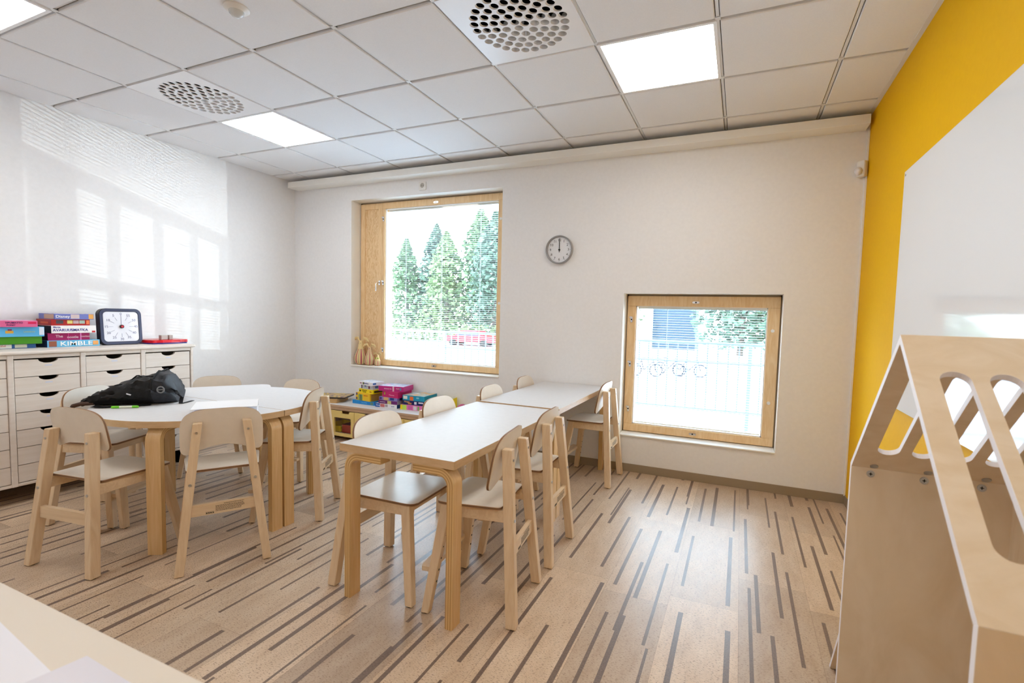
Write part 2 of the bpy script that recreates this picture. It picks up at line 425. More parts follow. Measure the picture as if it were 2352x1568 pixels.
# ------------------------------------------------------------------ windows
def latch_mb(x, z, y=2.802, vert=True):
    m = MB(); w, h = (.018, .05) if vert else (.055, .018)
    m.prism(rrect(w, h, .008), lambda u, v, t: (x+u, y-t, z+v), 0, .006, 0, 0)
    if vert: m.prism(circ(-.012, .018, .008, 10), lambda u, v, t: (x+u, y-t, z+v), 0, .008, 0, 0)
    m.prism(circ(0, 0, .0062, 12), lambda u, v, t: (x+u, y-t, z+v), .006, .007, 1, 1)
    return m
def window(n, O, gx0, gx1, gz0, gz1, hatch=None, latches=(), caps=()):
    w = bpy.data.objects.new('window_%d' % n, None); COL.objects.link(w); struct(w); w.location = ((O[0]+O[1])/2, 2.85, O[2])
    off = Vector(w.location)
    def put(mb, name, mats, **kw):
        mb.v = [tuple(Vector(v)-off) for v in mb.v]; return mb.build(name, mats, w, **kw)
    e = .010
    X0, X1, Z0, Z1 = O[0]+e, O[1]-e, O[2]+.018, O[3]-.016
    YI, YO = 2.806, 2.93
    m = MB(); xl = X0 if not hatch else hatch[1]
    m.b2((xl, YI, Z0), (X1, YO, gz0-.0)); m.b2((xl, YI, gz1), (X1, YO, Z1)); m.b2((xl, YI+.0005, gz0), (gx0, YO, gz1)); m.b2((gx1, YI+.0005, gz0), (X1, YO, gz1))
    fr = put(m, 'window_frame', 'winwood', bevel=.003)
    m = MB(); m.b2((O[0], YI+.02, O[2]), (X0+.004, YO, O[3])); m.b2((X1-.004, YI+.02, O[2]), (O[1], YO, O[3])); m.b2((O[0], YI+.02, O[2]), (O[1], YO, Z0+.004)); m.b2((O[0], YI+.02, Z1-.004), (O[1], YO, O[3]))
    put(m, 'seal', 'base')
    m = MB(); t = .008
    m.b2((gx0, YI+.015, gz0), (gx0+t, YI+.03, gz1)); m.b2((gx1-t, YI+.015, gz0), (gx1, YI+.03, gz1)); m.b2((gx0, YI+.015, gz0), (gx1, YI+.03, gz0+t)); m.b2((gx0, YI+.015, gz1-t), (gx1, YI+.03, gz1))
    put(m, 'glazing_bead', 'whitemetal')
    for yy in (YI+.033, YI+.098):
        m = MB(); m.b2((gx0, yy, gz0), (gx1, yy+.004, gz1)); put(m, 'glass', 'glass')
    m = MB(); z = gz1-.03; k = 0
    while z > gz0+.02:
        tl = math.radians(4)
        m.box(((gx0+gx1)/2, YI+.067, z), (gx1-gx0-.03, .016, .0012), 0, (tl, 0, 0)); z -= .0200
    m.b2((gx0+.008, YI+.058, gz1-.022), (gx1-.008, YI+.078, gz1)); m.b2((gx0+.01, YI+.061, gz0+.004), (gx1-.01, YI+.075, gz0+.014))
    nx = 3 if gx1-gx0 > 1.2 else 2
    for i in range(nx):
        x = gx0+(gx1-gx0)*(i+.5)/nx
        for yy in (YI+.059, YI+.075): m.b2((x-.0008, yy, gz0+.01), (x+.0008, yy+.001, gz1-.01))
    put(m, 'venetian_blind', 'blind')
    for (x, z, vt) in latches: put(latch_mb(x, z, YI, vt), 'latch', ['chrome', 'black'])
    for (x, z) in caps:
        m = MB(); m.prism(circ(x, z, .013, 14), lambda u, v, t: (u, YI-t, v), 0, .006, 0, 0); put(m, 'screw_cap', 'plast', bevel=.002)
    if hatch:
        h0, h1 = hatch
        m = MB(); m.b2((h0, YI+.004, Z0), (h0+.055, YO, Z1)); m.b2((h1-.058, YI+.004, Z0), (h1-.004, YO, Z1)); m.b2((h0+.055, YI+.0045, Z0), (h1-.058, YO, Z0+.07)); m.b2((h0+.055, YI+.0045, Z1-.06), (h1-.058, YO, Z1))
        hp = put(m, 'ventilation_hatch', 'winwood', bevel=.003)
        m = MB(); m.b2((h0+.05, YI+.014, Z0+.06), (h1-.05, YI+.03, Z1-.05)); m.v = [tuple(Vector(v)-off) for v in m.v]; m.build('hatch_panel', 'knotwood', hp)
        m = MB(); m.prism(rrect(.022, .05, .01), lambda u, v, t: (h1-.035+u, YI+.004-t, 1.60+v), 0, .008, 0, 0)
        m.tube([(h1-.035, YI-.004, 1.60), (h1-.036, YI-.035, 1.60), (h1-.046, YI-.042, 1.585), (h1-.05, YI-.040, 1.51)], [.007, .007, .007, .006], 8)
        put(m, 'window_handle', 'chrome', smooth=True)
    # white window board
    m = MB(); m.b2((O[0]+.001, 2.668, O[2]), (O[1]-.001, YI+.02, O[2]+.012)); put(m, 'window_board', 'reveal', bevel=.003)
    return w
L1 = [(.838, z, True) for z in (2.27, 1.60, .88)]+[(1.50, 2.402, False), (1.50, .749, False)]
window(1, O1, .855, 2.206, .774, 2.378, hatch=(.525, .822), latches=L1, caps=[(2.235, 2.2), (2.235, 1.40)])
L2 = [(3.512, z, True) for z in (1.28, .90, .51)]+[(4.03, 1.43, False), (4.05, .35, False)]
window(2, O2, 3.546, 4.562, .382, 1.396, latches=L2, caps=[(4.60, 1.22), (4.60, .66)])

# ------------------------------------------------------------------ ceiling fittings
def ceiling_light(i, j, label):
    x, y = i*.6, j*.6
    t = thing('ceiling_light', label, 'ceiling light', (x+.3, y+.3, H), 0, 'square panel lights in the ceiling grid')
    m = MB(); m.prism(rrect(.592, .592, .004, 1), lambda u, v, w: (u, v, w), -.002, .05, 0, 0, [list(reversed(rrect(.558, .558, .004, 1)))]); m.build('light_frame', 'whitemetal', t)
    m = MB(); m.b2((-.279, -.279, .002), (.279, .279, .006)); m.build('diffuser', 'lightpanel', t)
    m = MB(); m.b2((-.29, -.29, .05), (.29, .29, .055)); m.build('housing', 'whitemetal', t)
M['lightpanel'] = mat('lit_diffuser', (250, 246, 240), .5, .3, emit=(255, 253, 250), estr=6.0)
ceiling_light(1, 2, 'square ceiling light next to the round air vent above the tall window')
ceiling_light(6, 2, 'square pinkish ceiling light nearest the yellow wall')
ceiling_light(1, -1, 'square ceiling light cut off at the upper left corner of the picture')
ceiling_light(6, -1, 'square ceiling light overhead beyond the top of the picture')
ceiling_light(1, -4, 'added unseen square ceiling light behind the viewer on the cabinet side')  # extra panel out of view, added to brighten the room
ceiling_light(6, -4, 'added unseen square ceiling light behind the viewer on the yellow wall side')  # second unseen panel added for more room light
def ceiling_vent(i, j, label):
    x, y = i*.6, j*.6
    t = thing('ceiling_vent', label, 'air vent', (x+.3, y+.3, H), 0, 'perforated square air vents in the ceiling')
    hl = []; pos = []
    for k, (r, n) in enumerate(((.028, 3), (.078, 9), (.127, 15), (.176, 21), (.225, 27))):
        for q in range(n):
            a = 2*PI*(q+.25*k)/n; pos.append((r*math.cos(a), r*math.sin(a)))
    hl = [list(reversed(circ(px_, py_, .0222, 14))) for px_, py_ in pos]
    m = MB(); m.prism(rrect(.594, .594, .006, 2), lambda u, v, w: (u, v, w), -.001, .001, 0, 0, hl); m.prism(rrect(.594, .594, .006, 2), lambda u, v, w: (u, v, w), .001, .02, 0, 0, [list(reversed(rrect(.584, .584, .005, 2)))]); m.build('perforated_plate', 'whitemetal', t)
    m = MB()
    for px_, py_ in pos:
        up = .030 if py_ > .01 else .006
        n = 14; c0 = circ(px_, py_, .0222, n); c1 = circ(px_+.004, py_+.003, .0212, n)
        vs = [(p[0], p[1], 0) for p in c0]+[(p[0], p[1], up) for p in c1]
        m.add(vs, [(q, n+q, n+(q+1) % n, (q+1) % n) for q in range(n)], 0)
    m.build('nozzles', 'whitemetal', t, smooth=True)
    m = MB(); m.b2((-.29, -.29, .075), (.29, .29, .08)); m.b2((-.29, -.275, .002), (-.275, .275, .08)); m.b2((.275, -.275, .002), (.29, .275, .08)); m.b2((-.29, -.29, .002), (.29, -.275, .08)); m.b2((-.29, .275, .002), (.29, .29, .08))
    m.build('plenum', 'dark', t)  # black colour stands for the shade seen through the nozzles
ceiling_vent(1, 1, 'perforated air vent beside the lit panel at the left of the ceiling')
ceiling_vent(5, 1, 'large perforated air vent at the top centre of the picture')
t = thing('motion_detector', 'round white domed detector on the ceiling at the top left', 'detector', (2.09, .305, H))
m = MB(); m.lathe([(.055, 0), (.056, -.006), (.050, -.012), (.036, -.016), (.034, -.018)], n=28); m.build('housing', 'plast', t, smooth=True)
m = MB(); m.lathe([(.034, -.016), (.031, -.028), (.022, -.038), (.010, -.043), (0, -.044)], n=24); m.build('lens', C('cloudy_lens', (205, 208, 208), .15), t, smooth=True)
t = thing('corner_motion_sensor', 'small white motion sensor high in the corner by the yellow wall', 'sensor', (5.085, 2.655, 2.35))
m = MB(); m.box((0, 0, 0), (.06, .045, .11), 0, (0, 0, math.radians(-45))); m.build('housing', 'plast', t, bevel=.012)
m = MB(); m.ico((-.026, -.026, -.018), .024, 2, 0, (1, 1, 1.2)); m.build('lens', 'paper', t, smooth=True)
t = thing('wall_socket', 'small white socket on the wall above the tall window', 'socket', (1.427, YB, 2.536))
m = MB(); m.prism(rrect(.082, .082, .008), lambda u, v, w: (u, -w, v), 0, .010, 0, 0, [list(reversed(circ(0, .004, .024, 20)))]); m.build('cover_plate', 'plast', t, bevel=.002)
m = MB(); m.prism(circ(0, .004, .025, 20), lambda u, v, w: (u, -w, v), 0, .004, 0, 0); m.build('socket_well', C('socket_grey', (176, 170, 162)), t)
m = MB()
for q in (-.009, .009): m.prism(circ(q, .004, .003, 10), lambda u, v, w: (u, -w, v), .004, .0045, 0, 0)
m.build('socket_holes', 'black', t)

# wall clock
t = thing('wall_clock', 'round grey-rimmed wall clock showing twelve', 'clock', (2.886, YB, 1.869))
prof = [(.108, .012), (.112, .030), (.119, .034), (.123, .030), (.123, .0)]
m = MB(); m.lathe(prof+[(.0, .0)], n=48, fn=lambda p: Vector((p.x, -p.z, p.y))); m.build('rim', C('clock_rim', (150, 150, 152), .3, .5), t, smooth=True)
m = MB(); m.prism(circ(0, 0, .110, 48), lambda u, v, w: (u, -w, v), .001, .014, 0, 0); m.build('dial', C('clock_dial', (226, 227, 230), .5), t)
for k in range(1, 13):
    a = PI/2-k*PI/6; text('numeral', str(k), .030, 'black', t, (.083*math.cos(a), -.0145, .083*math.sin(a)), (PI/2, 0, 0))
m = MB()
for k in range(60):
    a = 2*PI*k/60; r0 = .101 if k % 5 else .099
    m.box((r0*math.cos(a), -.0145, r0*math.sin(a)), (.0016 if k % 5 else .004, .0008, .0016 if k % 5 else .004), 0, (0, -a, 0))
m.build('minute_track', 'black', t)
m = MB(); m.box((0, -.019, .022), (.0055, .002, .082)); m.prism(circ(0, 0, .008, 16), lambda u, v, w: (u, -w, v), .014, .021, 0, 0); m.build('hour_hand', 'black', t)
m = MB(); m.box((0.0005, -.022, .036), (.0042, .002, .116)); m.build('minute_hand', 'black', t)

# whiteboard on the yellow wall
t = thing('whiteboard', 'large glossy whiteboard on the yellow wall', 'whiteboard', (XR-.001, .5, 1.47))
m = MB(); m.b2((-.014, -1.6, -.60), (0, 1.235, .60)); m.build('panel', 'board', t, bevel=.002)
for (yy, zz) in ((1.215, .58), (1.215, -.58)):
    m = MB(); m.prism(circ(yy, zz, .006, 12), lambda u, v, w: (-.014-w, u, v), 0, .002, 0, 0); m.build('fixing', 'steel', t)

# ------------------------------------------------------------------ drawer cabinet on the left wall
CX = .20; CT = .977
t = thing('drawer_cabinet', 'long low whitewashed cabinet of narrow drawers along the left wall', 'cabinet', (0, 0, 0))
ys = [-.578, -.217, .144, .506, .872, 1.226]
m = MB(); m.b2((XL+.012, ys[0]-.02, CT-.022), (CX+.018, ys[-1]+.022, CT)); m.build('cabinet_top', 'cab', t, bevel=.008, seg=3)
m = MB()
m.b2((XL+.014, ys[0], .115), (XL+.022, ys[-1], CT-.022)); m.b2((XL+.014, ys[0], .115), (CX, ys[-1], .135))
for i, y in enumerate(ys):
    w = .015 if 0 < i < len(ys)-1 else .01
    m.b2((XL+.014, y-w, .115), (CX+.004, y+w, CT-.022))
m.b2((CX-.018, ys[0], CT-.048), (CX, ys[-1], CT-.022))
m.build('carcass', 'cab', t, bevel=.005)
for yy in (ys[0]+.06, (ys[0]+ys[-1])/2, ys[-1]-.06):
    m = MB(); m.b2((CX-.10, yy-.03, 0), (CX-.05, yy+.03, .115)); m.build('foot', 'dark', t)
DZ = [.138+i*.1122 for i in range(8)]
dm = None
for bi in range(0, 5):
    y0, y1 = ys[bi]+.018, ys[bi+1]-.018; wd = y1-y0; cy_ = (y0+y1)/2
    for r in range(7):
        h = DZ[r+1]-DZ[r]-.004
        pts = [(-wd/2, 0), (wd/2, 0), (wd/2, h)]
        for q in range(11):
            a = PI*q/10; pts.append((.050*math.cos(a)+0, h-.026*math.sin(a)))
        pts.append((-wd/2, h))
        m = MB(); m.prism(pts, lambda u, v, w: (w, u, v), -.016, 0, 0, 0)
        d = m.build('drawer', 'cab', t, loc=(CX-.001, cy_, DZ[r]+.002), bevel=.0015)
        m = MB(); m.b2((-.38, -wd/2+.01, .004), (-.016, wd/2-.01, .012)); m.b2((-.024, -wd/2+.01, .004), (-.0165, wd/2-.01, h-.045)); m.build('drawer_box', 'dark', d)  # unlit drawer inside, its shade put into the colour
        if r > 0:
            m = MB(); m.b2((0, -.018, h-.045), (.0006, .018, h-.037)); m.build('name_tag', C('tag_blue_white', (206, 210, 228)), d)

# ------------------------------------------------------------------ low shelf under the tall window
SH = .355
t = thing('low_shelf', 'low white-topped shelf unit with pale yellow doors under the tall window', 'shelf', (1.25, 2.28, 0))
m = MB(); m.b2((-.93, 0, SH-.022), (.93, .395, SH), 0)
for f in range(4, len(m.f)): pass
m.m = [1, 0, 1, 1, 1, 1]; m.build('shelf_top', ['tabletop', 'shelfedge'], t, bevel=.002)
m = MB(); m.b2((-.91, .008, SH-.052), (.91, .03, SH-.022)); m.b2((-.91, .008, .05), (-.892, .385, SH-.022)); m.b2((.892, .008, .05), (.91, .385, SH-.022)); m.b2((-.91, .375, .05), (.91, .385, SH-.03)); m.b2((-.91, .03, .05), (.91, .385, .066))
for x in (-.30, .30): m.b2((x-.009, .03, .05), (x+.009, .385, SH-.03))
m.build('shelf_carcass', 'shelfedge', t)
def door_mb(w, h):
    m = MB(); sl = rrect(.10, .022, .008, 3, -.0, h-.012)
    m.prism([(-w/2, 0), (w/2, 0), (w/2, h), (w/2-.06, h), (w/2-.068, h-.024), (w/2-.16, h-.024), (w/2-.168, h), (-w/2, h)], lambda u, v, q: (u, -q, v), 0, .016, 0, 0, [list(reversed(rrect(w-.08, h-.095, .006, 2, 0, h/2-.018)))])
    return m
for k, x in enumerate((-.745, -.447, -.15, .15, .447, .745)):
    d = door_mb(.292, .25).build('cabinet_door', 'yellowdoor', t, loc=(x, .004, .048), bevel=.002)
    m = MB(); m.b2((-.12, -.006, .02), (.12, -.003, .20)); m.build('door_pane', 'glass', d)
for x in (-.86, -.30, .30, .86):
    for y in (.05, .34):
        m = MB(); m.tube([(x, y, 0), (x, y, .05)], .012, 12); m.build('leg', 'steel', t, smooth=True)
for k, (x, c, lab) in enumerate(((.60, (236, 208, 20), 'yellow tray of toys behind the left shelf door'), (.82, (172, 50, 34), 'red toy tray inside the low shelf'), (1.35, (70, 90, 150), 'blue toy tray in the middle of the low shelf'), (1.8, (225, 200, 40), 'small yellow tray at the right of the low shelf'))):
    m = MB(); w, dd, hh = .20, .25, .06+.02*k
    m.prism(rrect(w, dd, .02), XY, 0, .004, 0, 0); m.prism(rrect(w, dd, .02), XY, 0, hh, 0, 0, [list(reversed(rrect(w-.008, dd-.008, .018)))])
    tag(m.build('toy_tray', C('tray_%d' % k, c), loc=(x, 2.46, .0665)), lab, 'tray', 'toy trays inside the low shelf')

# ------------------------------------------------------------------ board games
def game_box(name, label, x0, y0, z0, wx, wy, h, col, rot=0, group=None, top=None, face=None, texts=(), patches=(), tray=None):
    """x0,y0 = corner nearest the viewer side (face side -y for shelf games, +x for cabinet games); local box spans 0..wx, 0..wy"""
    t = thing(name, label, 'board game', (x0, y0, z0), rot, group)
    c = C('box_'+label[:24].replace(' ', '_'), col, .35)
    m = MB(); m.b2((0, 0, 0), (wx, wy, h), 0)
    if tray: m.b2((.006, .006, h), (wx-.006, wy-.006, h+.0005), 1)
    m.build('box', [c, c], t, bevel=.0015)
    if top:
        m = MB(); m.b2((.003, .003, h), (wx-.003, wy-.003, h+.0008)); m.build('printed_lid', picture(*top), t)
    for (fc, a0, a1, b0, b1, pc) in patches:
        m = MB()
        if fc == 'F': m.b2((a0*wx, -.0006, b0*h), (a1*wx, 0, b1*h))
        if fc == 'X': m.b2((wx, a0*wy, b0*h), (wx+.0006, a1*wy, b1*h))
        if fc == 'T': m.b2((a0*wx, b0*wy, h), (a1*wx, b1*wy, h+.001))
        m.build('printed_patch', C('ink_%d_%d_%d' % pc, pc), t)
    for (fc, s, u, v, size, tc, sx) in texts:
        if fc == 'F': text('lettering', s, size, C('ink_%d_%d_%d' % tc, tc), t, (u*wx, -.0011, v*h), (PI/2, 0, 0), sx=sx, bold=size*.012)
        if fc == 'X': text('lettering', s, size, C('ink_%d_%d_%d' % tc, tc), t, (wx+.0011, u*wy, v*h), (PI/2, 0, PI/2), sx=sx, bold=size*.012)
    return t
PIC = {}
def picture(c1, c2, c3, ns=9):
    key = (c1, c2, c3, ns)
    if key not in PIC:
        m = mat('printed_picture', c1, .3, .4); k = NB(m)
        f = k.noise(k.coords((1, 1, 1)), ns, 3, .6, 1.2)
        k.l(k.ramp(f, [(.3, c1), (.42, c2), (.52, c3), (.62, c1), (.72, c2)]), k.b.inputs['Base Color']); PIC[key] = m
    return PIC[key]
GB = 'board games piled on the drawer cabinet'
W_, K_, R_, N_, Y_ = (245, 245, 242), (30, 28, 40), (196, 34, 32), (36, 54, 130), (240, 214, 40)
xb = -.29; zc = CT
def cabbox(label, xf, y0, y1, z0, z1, col, rot=0, **kw):
    return game_box('board_game', label, xb, y0, z0, xf-xb, y1-y0, z1-z0, col, rot, GB, **kw)
cabbox('light blue board game box with white lettering, bottom of the taller pile on the cabinet', -.06, .425, .725, zc, zc+.047, (104, 184, 224),
       texts=[('X', 'KIMBLE', .54, .47, .043, W_, 1.35)], patches=[('X', .03, .17, .08, .92, (150, 86, 62)), ('X', .86, .97, .2, .85, (226, 160, 90)), ('F', 0, 1, 0, 1, (44, 60, 104))])
cabbox('dark magenta game box with pale wavy lettering above the light blue box', -.075, .435, .672, zc+.047, zc+.099, (166, 16, 92),
       texts=[('X', 'The', .26, .55, .026, (240, 200, 214), 1), ('X', 'nostle', .58, .42, .024, (240, 200, 214), 1.1), ('X', 'ronttes', .88, .5, .018, (240, 200, 214), 1)],
       patches=[('X', .47, .485, 0, 1, (214, 60, 140)), ('X', .76, .79, 0, 1, (236, 130, 200)), ('F', 0, 1, 0, 1, (78, 8, 38))])
cabbox('white game box with a black end and blue lettering in the taller cabinet pile', -.05, .445, .70, zc+.099, zc+.152, (240, 238, 238),
       texts=[('X', 'AVARUUSMATKA', .42, .40, .026, (60, 66, 150), .98), ('X', 'Martta', .12, .8, .015, (60, 66, 150), 1)],
       patches=[('X', .90, .98, .05, .28, (190, 30, 34)), ('F', 0, 1, 0, 1, (18, 16, 26))])
cabbox('dark red game box with three small car pictures, second from the top', -.085, .46, .68, zc+.152, zc+.196, (168, 30, 26),
       patches=[('X', .12, .30, .3, .85, (72, 66, 72)), ('X', .40, .54, .3, .85, (222, 206, 120)), ('X', .555, .70, .3, .85, (196, 170, 176)), ('X', .715, .86, .3, .85, (166, 190, 176)), ('X', .90, .98, .2, .85, (226, 120, 70)), ('F', .3, .8, .3, .6, (214, 90, 50))])
cabbox('slim blue-violet game box lying on top of the taller cabinet pile', -.075, .475, .70, zc+.196, zc+.236, (112, 122, 190), top=((120, 130, 190), (206, 170, 120), (230, 224, 214), 14),
       texts=[('X', 'Disney', .20, .5, .026, W_, 1.1)], patches=[('X', .40, .62, .15, .9, (208, 190, 190)), ('X', .86, .99, .1, .95, (222, 160, 80)), ('F', .35, .95, .1, .9, (200, 168, 140))])
cabbox('dark blue puzzle box with a white label at the bottom of the left cabinet pile', -.07, .07, .37, zc, zc+.030, (44, 92, 150),
       texts=[('X', 'PUZZLE', .42, .6, .014, (200, 80, 40), 1.1)], patches=[('X', .32, .60, .08, .92, (236, 232, 228)), ('X', .65, .85, .15, .9, (216, 212, 190)), ('X', 0, .28, .1, .9, (56, 140, 210))])
cabbox('plain bright green box between the two blue boxes of the left cabinet pile', -.05, .05, .395, zc+.030, zc+.080, (64, 136, 18))
cabbox('sky blue game tin with a small plane picture in the left cabinet pile', -.04, .02, .405, zc+.080, zc+.146, (90, 178, 226),
       texts=[('X', 'Lentokone', .80, .5, .013, (200, 220, 170), 1)], patches=[('X', .50, .60, .35, .62, (222, 170, 60)), ('X', .53, .58, .62, .78, (120, 40, 110)), ('X', .93, .995, .15, .95, (214, 224, 236))])
game_box('board_game', 'pink game box resting crooked on top of the left cabinet pile', -.29, .06, zc+.146, .25, .33, .042, (222, 104, 152), math.radians(-7), GB, top=((226, 150, 190), (236, 210, 224), (200, 150, 190), 10),
         texts=[('X', 'TIPUMATTO', .66, .66, .015, (80, 30, 100), 1), ('X', 'PONIT', .62, .28, .014, (80, 30, 100), 1)], patches=[('X', .86, .98, .5, .8, (214, 20, 80))])
# visual timer
t = thing('countdown_timer', 'square black-framed countdown timer with a white face on the drawer cabinet', 'timer', (-.07, .875, CT+.002), 0)
A = math.radians(-4); ca, sa = math.cos(A), math.sin(A)
TW = .28
def tf(u, v, w):   # face looks to +x, leaning back a little
    return (w*ca+v*sa, u, v*ca-w*sa)
m = MB(); m.prism(rrect(TW, TW, .045, 8, 0, TW/2), tf, -.045, .0, 0, 0); m.build('case', C('timer_black', (34, 32, 40), .45), t, bevel=.004)
m = MB(); m.prism(rrect(TW-.006, TW-.006, .043, 8, 0, TW/2), tf, 0, .006, 0, 0, [list(reversed(rrect(TW-.045, TW-.045, .028, 8, 0, TW/2)))]); m.build('bezel', C('timer_bezel', (66, 72, 98), .3), t, bevel=.002)
m = MB(); m.prism(rrect(TW-.050, TW-.050, .026, 8, 0, TW/2), tf, 0, .002, 0, 0); m.build('dial', C('timer_dial', (230, 232, 240), .4), t)
for k in range(12):
    a = PI/2-k*PI/6
    s = str((60-5*k) % 60) if k else '0'
    p = tf(.098*math.cos(a), TW/2+.098*math.sin(a), .0025); text('numeral', s, .026, C('timer_ink', (120, 124, 156)), t, p, (PI/2+A, 0, PI/2))
m = MB()
for k in range(12):
    a = PI/2-k*PI/6; r = .068
    c = tf(r*math.cos(a), TW/2+r*math.sin(a), .0028)
    d = Vector(tf(math.cos(a), math.sin(a), 0)); q = Vector(c)
    m.tube([q-d*.014, q+d*.014], .0009, 4)
m.tube([tf(0, TW/2, .003), tf(0, TW/2+.09, .003)], .0012, 4)
m.build('scale_marks', C('timer_ink', (120, 124, 156)), t)
m = MB(); m.prism(circ(0, TW/2, .014, 20), tf, .002, .012, 0, 0); m.prism(circ(0, TW/2, .009, 20), tf, .012, .016, 1, 1); m.build('knob', [C('timer_black', (0, 0, 0)), C('knob_red', (196, 50, 66))], t)
# red toy and grey blocks
t = thing('red_play_tray', 'flat red plastic play tray with a blue base at the right end of the cabinet', 'toy', (-.09, 1.17, CT), 0)
def wavy(w, h, a, n=60):
    o = []
    for i in range(n):
        an = 2*PI*i/n; cx = math.copysign(abs(math.cos(an))**.35, math.cos(an)); sy = math.copysign(abs(math.sin(an))**.35, math.sin(an))
        k = 1+a*math.cos(8*an); o.append((w/2*cx*k, h/2*sy*k))
    return o
m = MB(); m.prism(wavy(.24, .285, .03), XY, .0, .011, 0, 0); m.build('tray_base', C('toy_blue', (40, 30, 120), .3), t)
m = MB(); m.prism(wavy(.245, .29, .03), XY, .011, .033, 0, 0); m.build('tray_top', C('toy_red', (206, 18, 36), .25), t, bevel=.004)
for k, (x, y, w) in enumerate(((-.05, 1.155, .05), (-.05, 1.205, .028))):
    m = MB(); h_ = .036
    m.b2((-.018, -w/2, 0), (.018, w/2, h_), 0)
    tag(m.build('toy_block', C('grey_block', (176, 172, 164), .5), loc=(x, y, CT+.033), bevel=.002), ('larger' if k == 0 else 'narrower')+' grey block standing on the red play tray', 'toy', 'grey blocks on the red tray')

GS = 'board games stacked on the low shelf'
def sh(label, x, y, z, w, d, h, col, rot=0, **kw):
    return game_box(kw.pop('nm', 'board_game'), label, x, y, SH+z, w, d, h, col, math.radians(rot), GS, **kw)
# left: wooden puzzle trays
t = thing('wooden_tray', 'flat wooden tray under the dark picture puzzle on the low shelf', 'tray', (.50, 2.41, SH), math.radians(14))
m = MB(); m.prism(rrect(.27, .23, .01), XY, 0, .008, 0, 0); m.prism(rrect(.27, .23, .01), XY, .008, .042, 0, 0, [list(reversed(rrect(.25, .21, .008)))]); m.build('tray_body', C('raw_wood', (196, 158, 104), .5), t, bevel=.002)
t = thing('picture_puzzle', 'dark picture puzzle board lying on the wooden tray', 'puzzle', (.51, 2.44, SH+.0415), math.radians(22))
m = MB(); m.prism(rrect(.34, .26, .012), XY, 0, .014, 0, 0); m.build('puzzle_board', C('puzzle_edge', (60, 50, 46)), t, bevel=.002)
m = MB(); m.prism(rrect(.33, .25, .01), XY, .014, .0155, 0, 0); m.build('printed_picture', picture((66, 56, 76), (120, 90, 110), (226, 190, 70), 9), t)
m = MB(); m.b2((.35, 2.32, SH), (.44, 2.37, SH+.02)); 
# second pile
sh('bright blue flat game box at the bottom of the white-topped pile', .775, 2.43, 0, .29, .20, .036, (28, 132, 204), -2, texts=[('F', 'PALAPELI', .55, .5, .018, (110, 190, 230), 1)], patches=[('F', .82, .95, .15, .85, (90, 130, 120))])
sh('deep yellow game box with a green arch picture in the white-topped pile', .805, 2.445, .036, .21, .17, .078, (236, 190, 30), -8, texts=[('F', 'Eläinlotto', .72, .7, .015, (214, 90, 40), 1)], patches=[('F', .2, .48, .05, .8, (120, 160, 96)), ('F', .28, .42, .1, .75, (226, 200, 190)), ('F', .03, .12, .65, .95, (70, 60, 110)), ('F', .03, .12, .1, .38, (70, 60, 110)), ('X', .1, .9, .1, .9, (198, 154, 70))])
sh('bright yellow slim game box with black lettering in the white-topped pile', .84, 2.45, .114, .21, .15, .040, (244, 220, 14), -8, texts=[('F', 'LOKAATTI', .40, .68, .016, (30, 28, 10), 1), ('F', 'VALITSE', .40, .28, .015, (30, 28, 10), 1), ('F', 'haba', .84, .5, .016, (180, 50, 20), 1)], patches=[('F', .05, .15, .3, .7, (50, 40, 30)), ('X', .1, .9, .25, .8, (70, 70, 20))])
sh('pale blue-grey game box second from the top of the tallest pile', .865, 2.455, .154, .17, .13, .043, (204, 210, 226), -6, patches=[('F', .02, .1, .1, .95, (80, 40, 70)), ('F', .3, .42, .5, .9, (110, 140, 180)), ('F', .62, .74, .15, .75, (120, 50, 90)), ('X', .2, .5, .3, .8, (90, 130, 190))])
sh('white game box on top of the tallest pile on the low shelf', .855, 2.44, .197, .20, .15, .036, (236, 236, 240), -12, top=((232, 232, 238), (206, 214, 226), (180, 190, 206), 20), texts=[('F', 'Numbers', .58, .55, .019, (80, 80, 170), 1)], patches=[('F', .28, .4, .2, .8, (110, 120, 60)), ('F', .05, .2, .35, .6, (150, 70, 110)), ('X', .1, .35, .3, .8, (60, 100, 160))])
# third pile
sh('white and blue flat game box at the bottom of the pink-topped pile', 1.095, 2.40, 0, .255, .17, .036, (234, 234, 240), 3, texts=[('F', 'Disney', .14, .5, .018, (220, 230, 250), 1), ('F', 'Jumbo', .82, .5, .014, (60, 90, 160), 1)], patches=[('F', 0, .22, 0, 1, (40, 90, 170)), ('F', .24, .44, .1, .95, (196, 110, 110)), ('F', .46, .58, .2, .9, (170, 160, 170)), ('X', 0, 1, 0, 1, (30, 80, 140))])
sh('dark purple slim game box in the pink-topped pile', 1.125, 2.41, .036, .225, .17, .033, (104, 34, 104), 2, patches=[('F', .48, .68, .05, .95, (206, 200, 130)), ('F', .08, .38, .4, .6, (190, 170, 200)), ('X', 0, 1, 0, 1, (170, 164, 180))])
sh('lilac and blue slim game box in the pink-topped pile', 1.13, 2.415, .069, .22, .16, .033, (140, 130, 196), 1, patches=[('F', .25, .52, .1, .95, (216, 180, 120)), ('F', .6, .82, .2, .9, (40, 70, 150)), ('F', .03, .15, .2, .9, (70, 60, 130)), ('X', .2, .8, .2, .8, (60, 60, 130))])
sh('deep pink game box with a green figure below the pink lid box', 1.165, 2.42, .102, .20, .20, .060, (196, 36, 110), -3, texts=[('F', 'Prinsessa', .6, .42, .018, (236, 160, 190), 1)], patches=[('F', .12, .20, .4, .85, (160, 150, 60))])
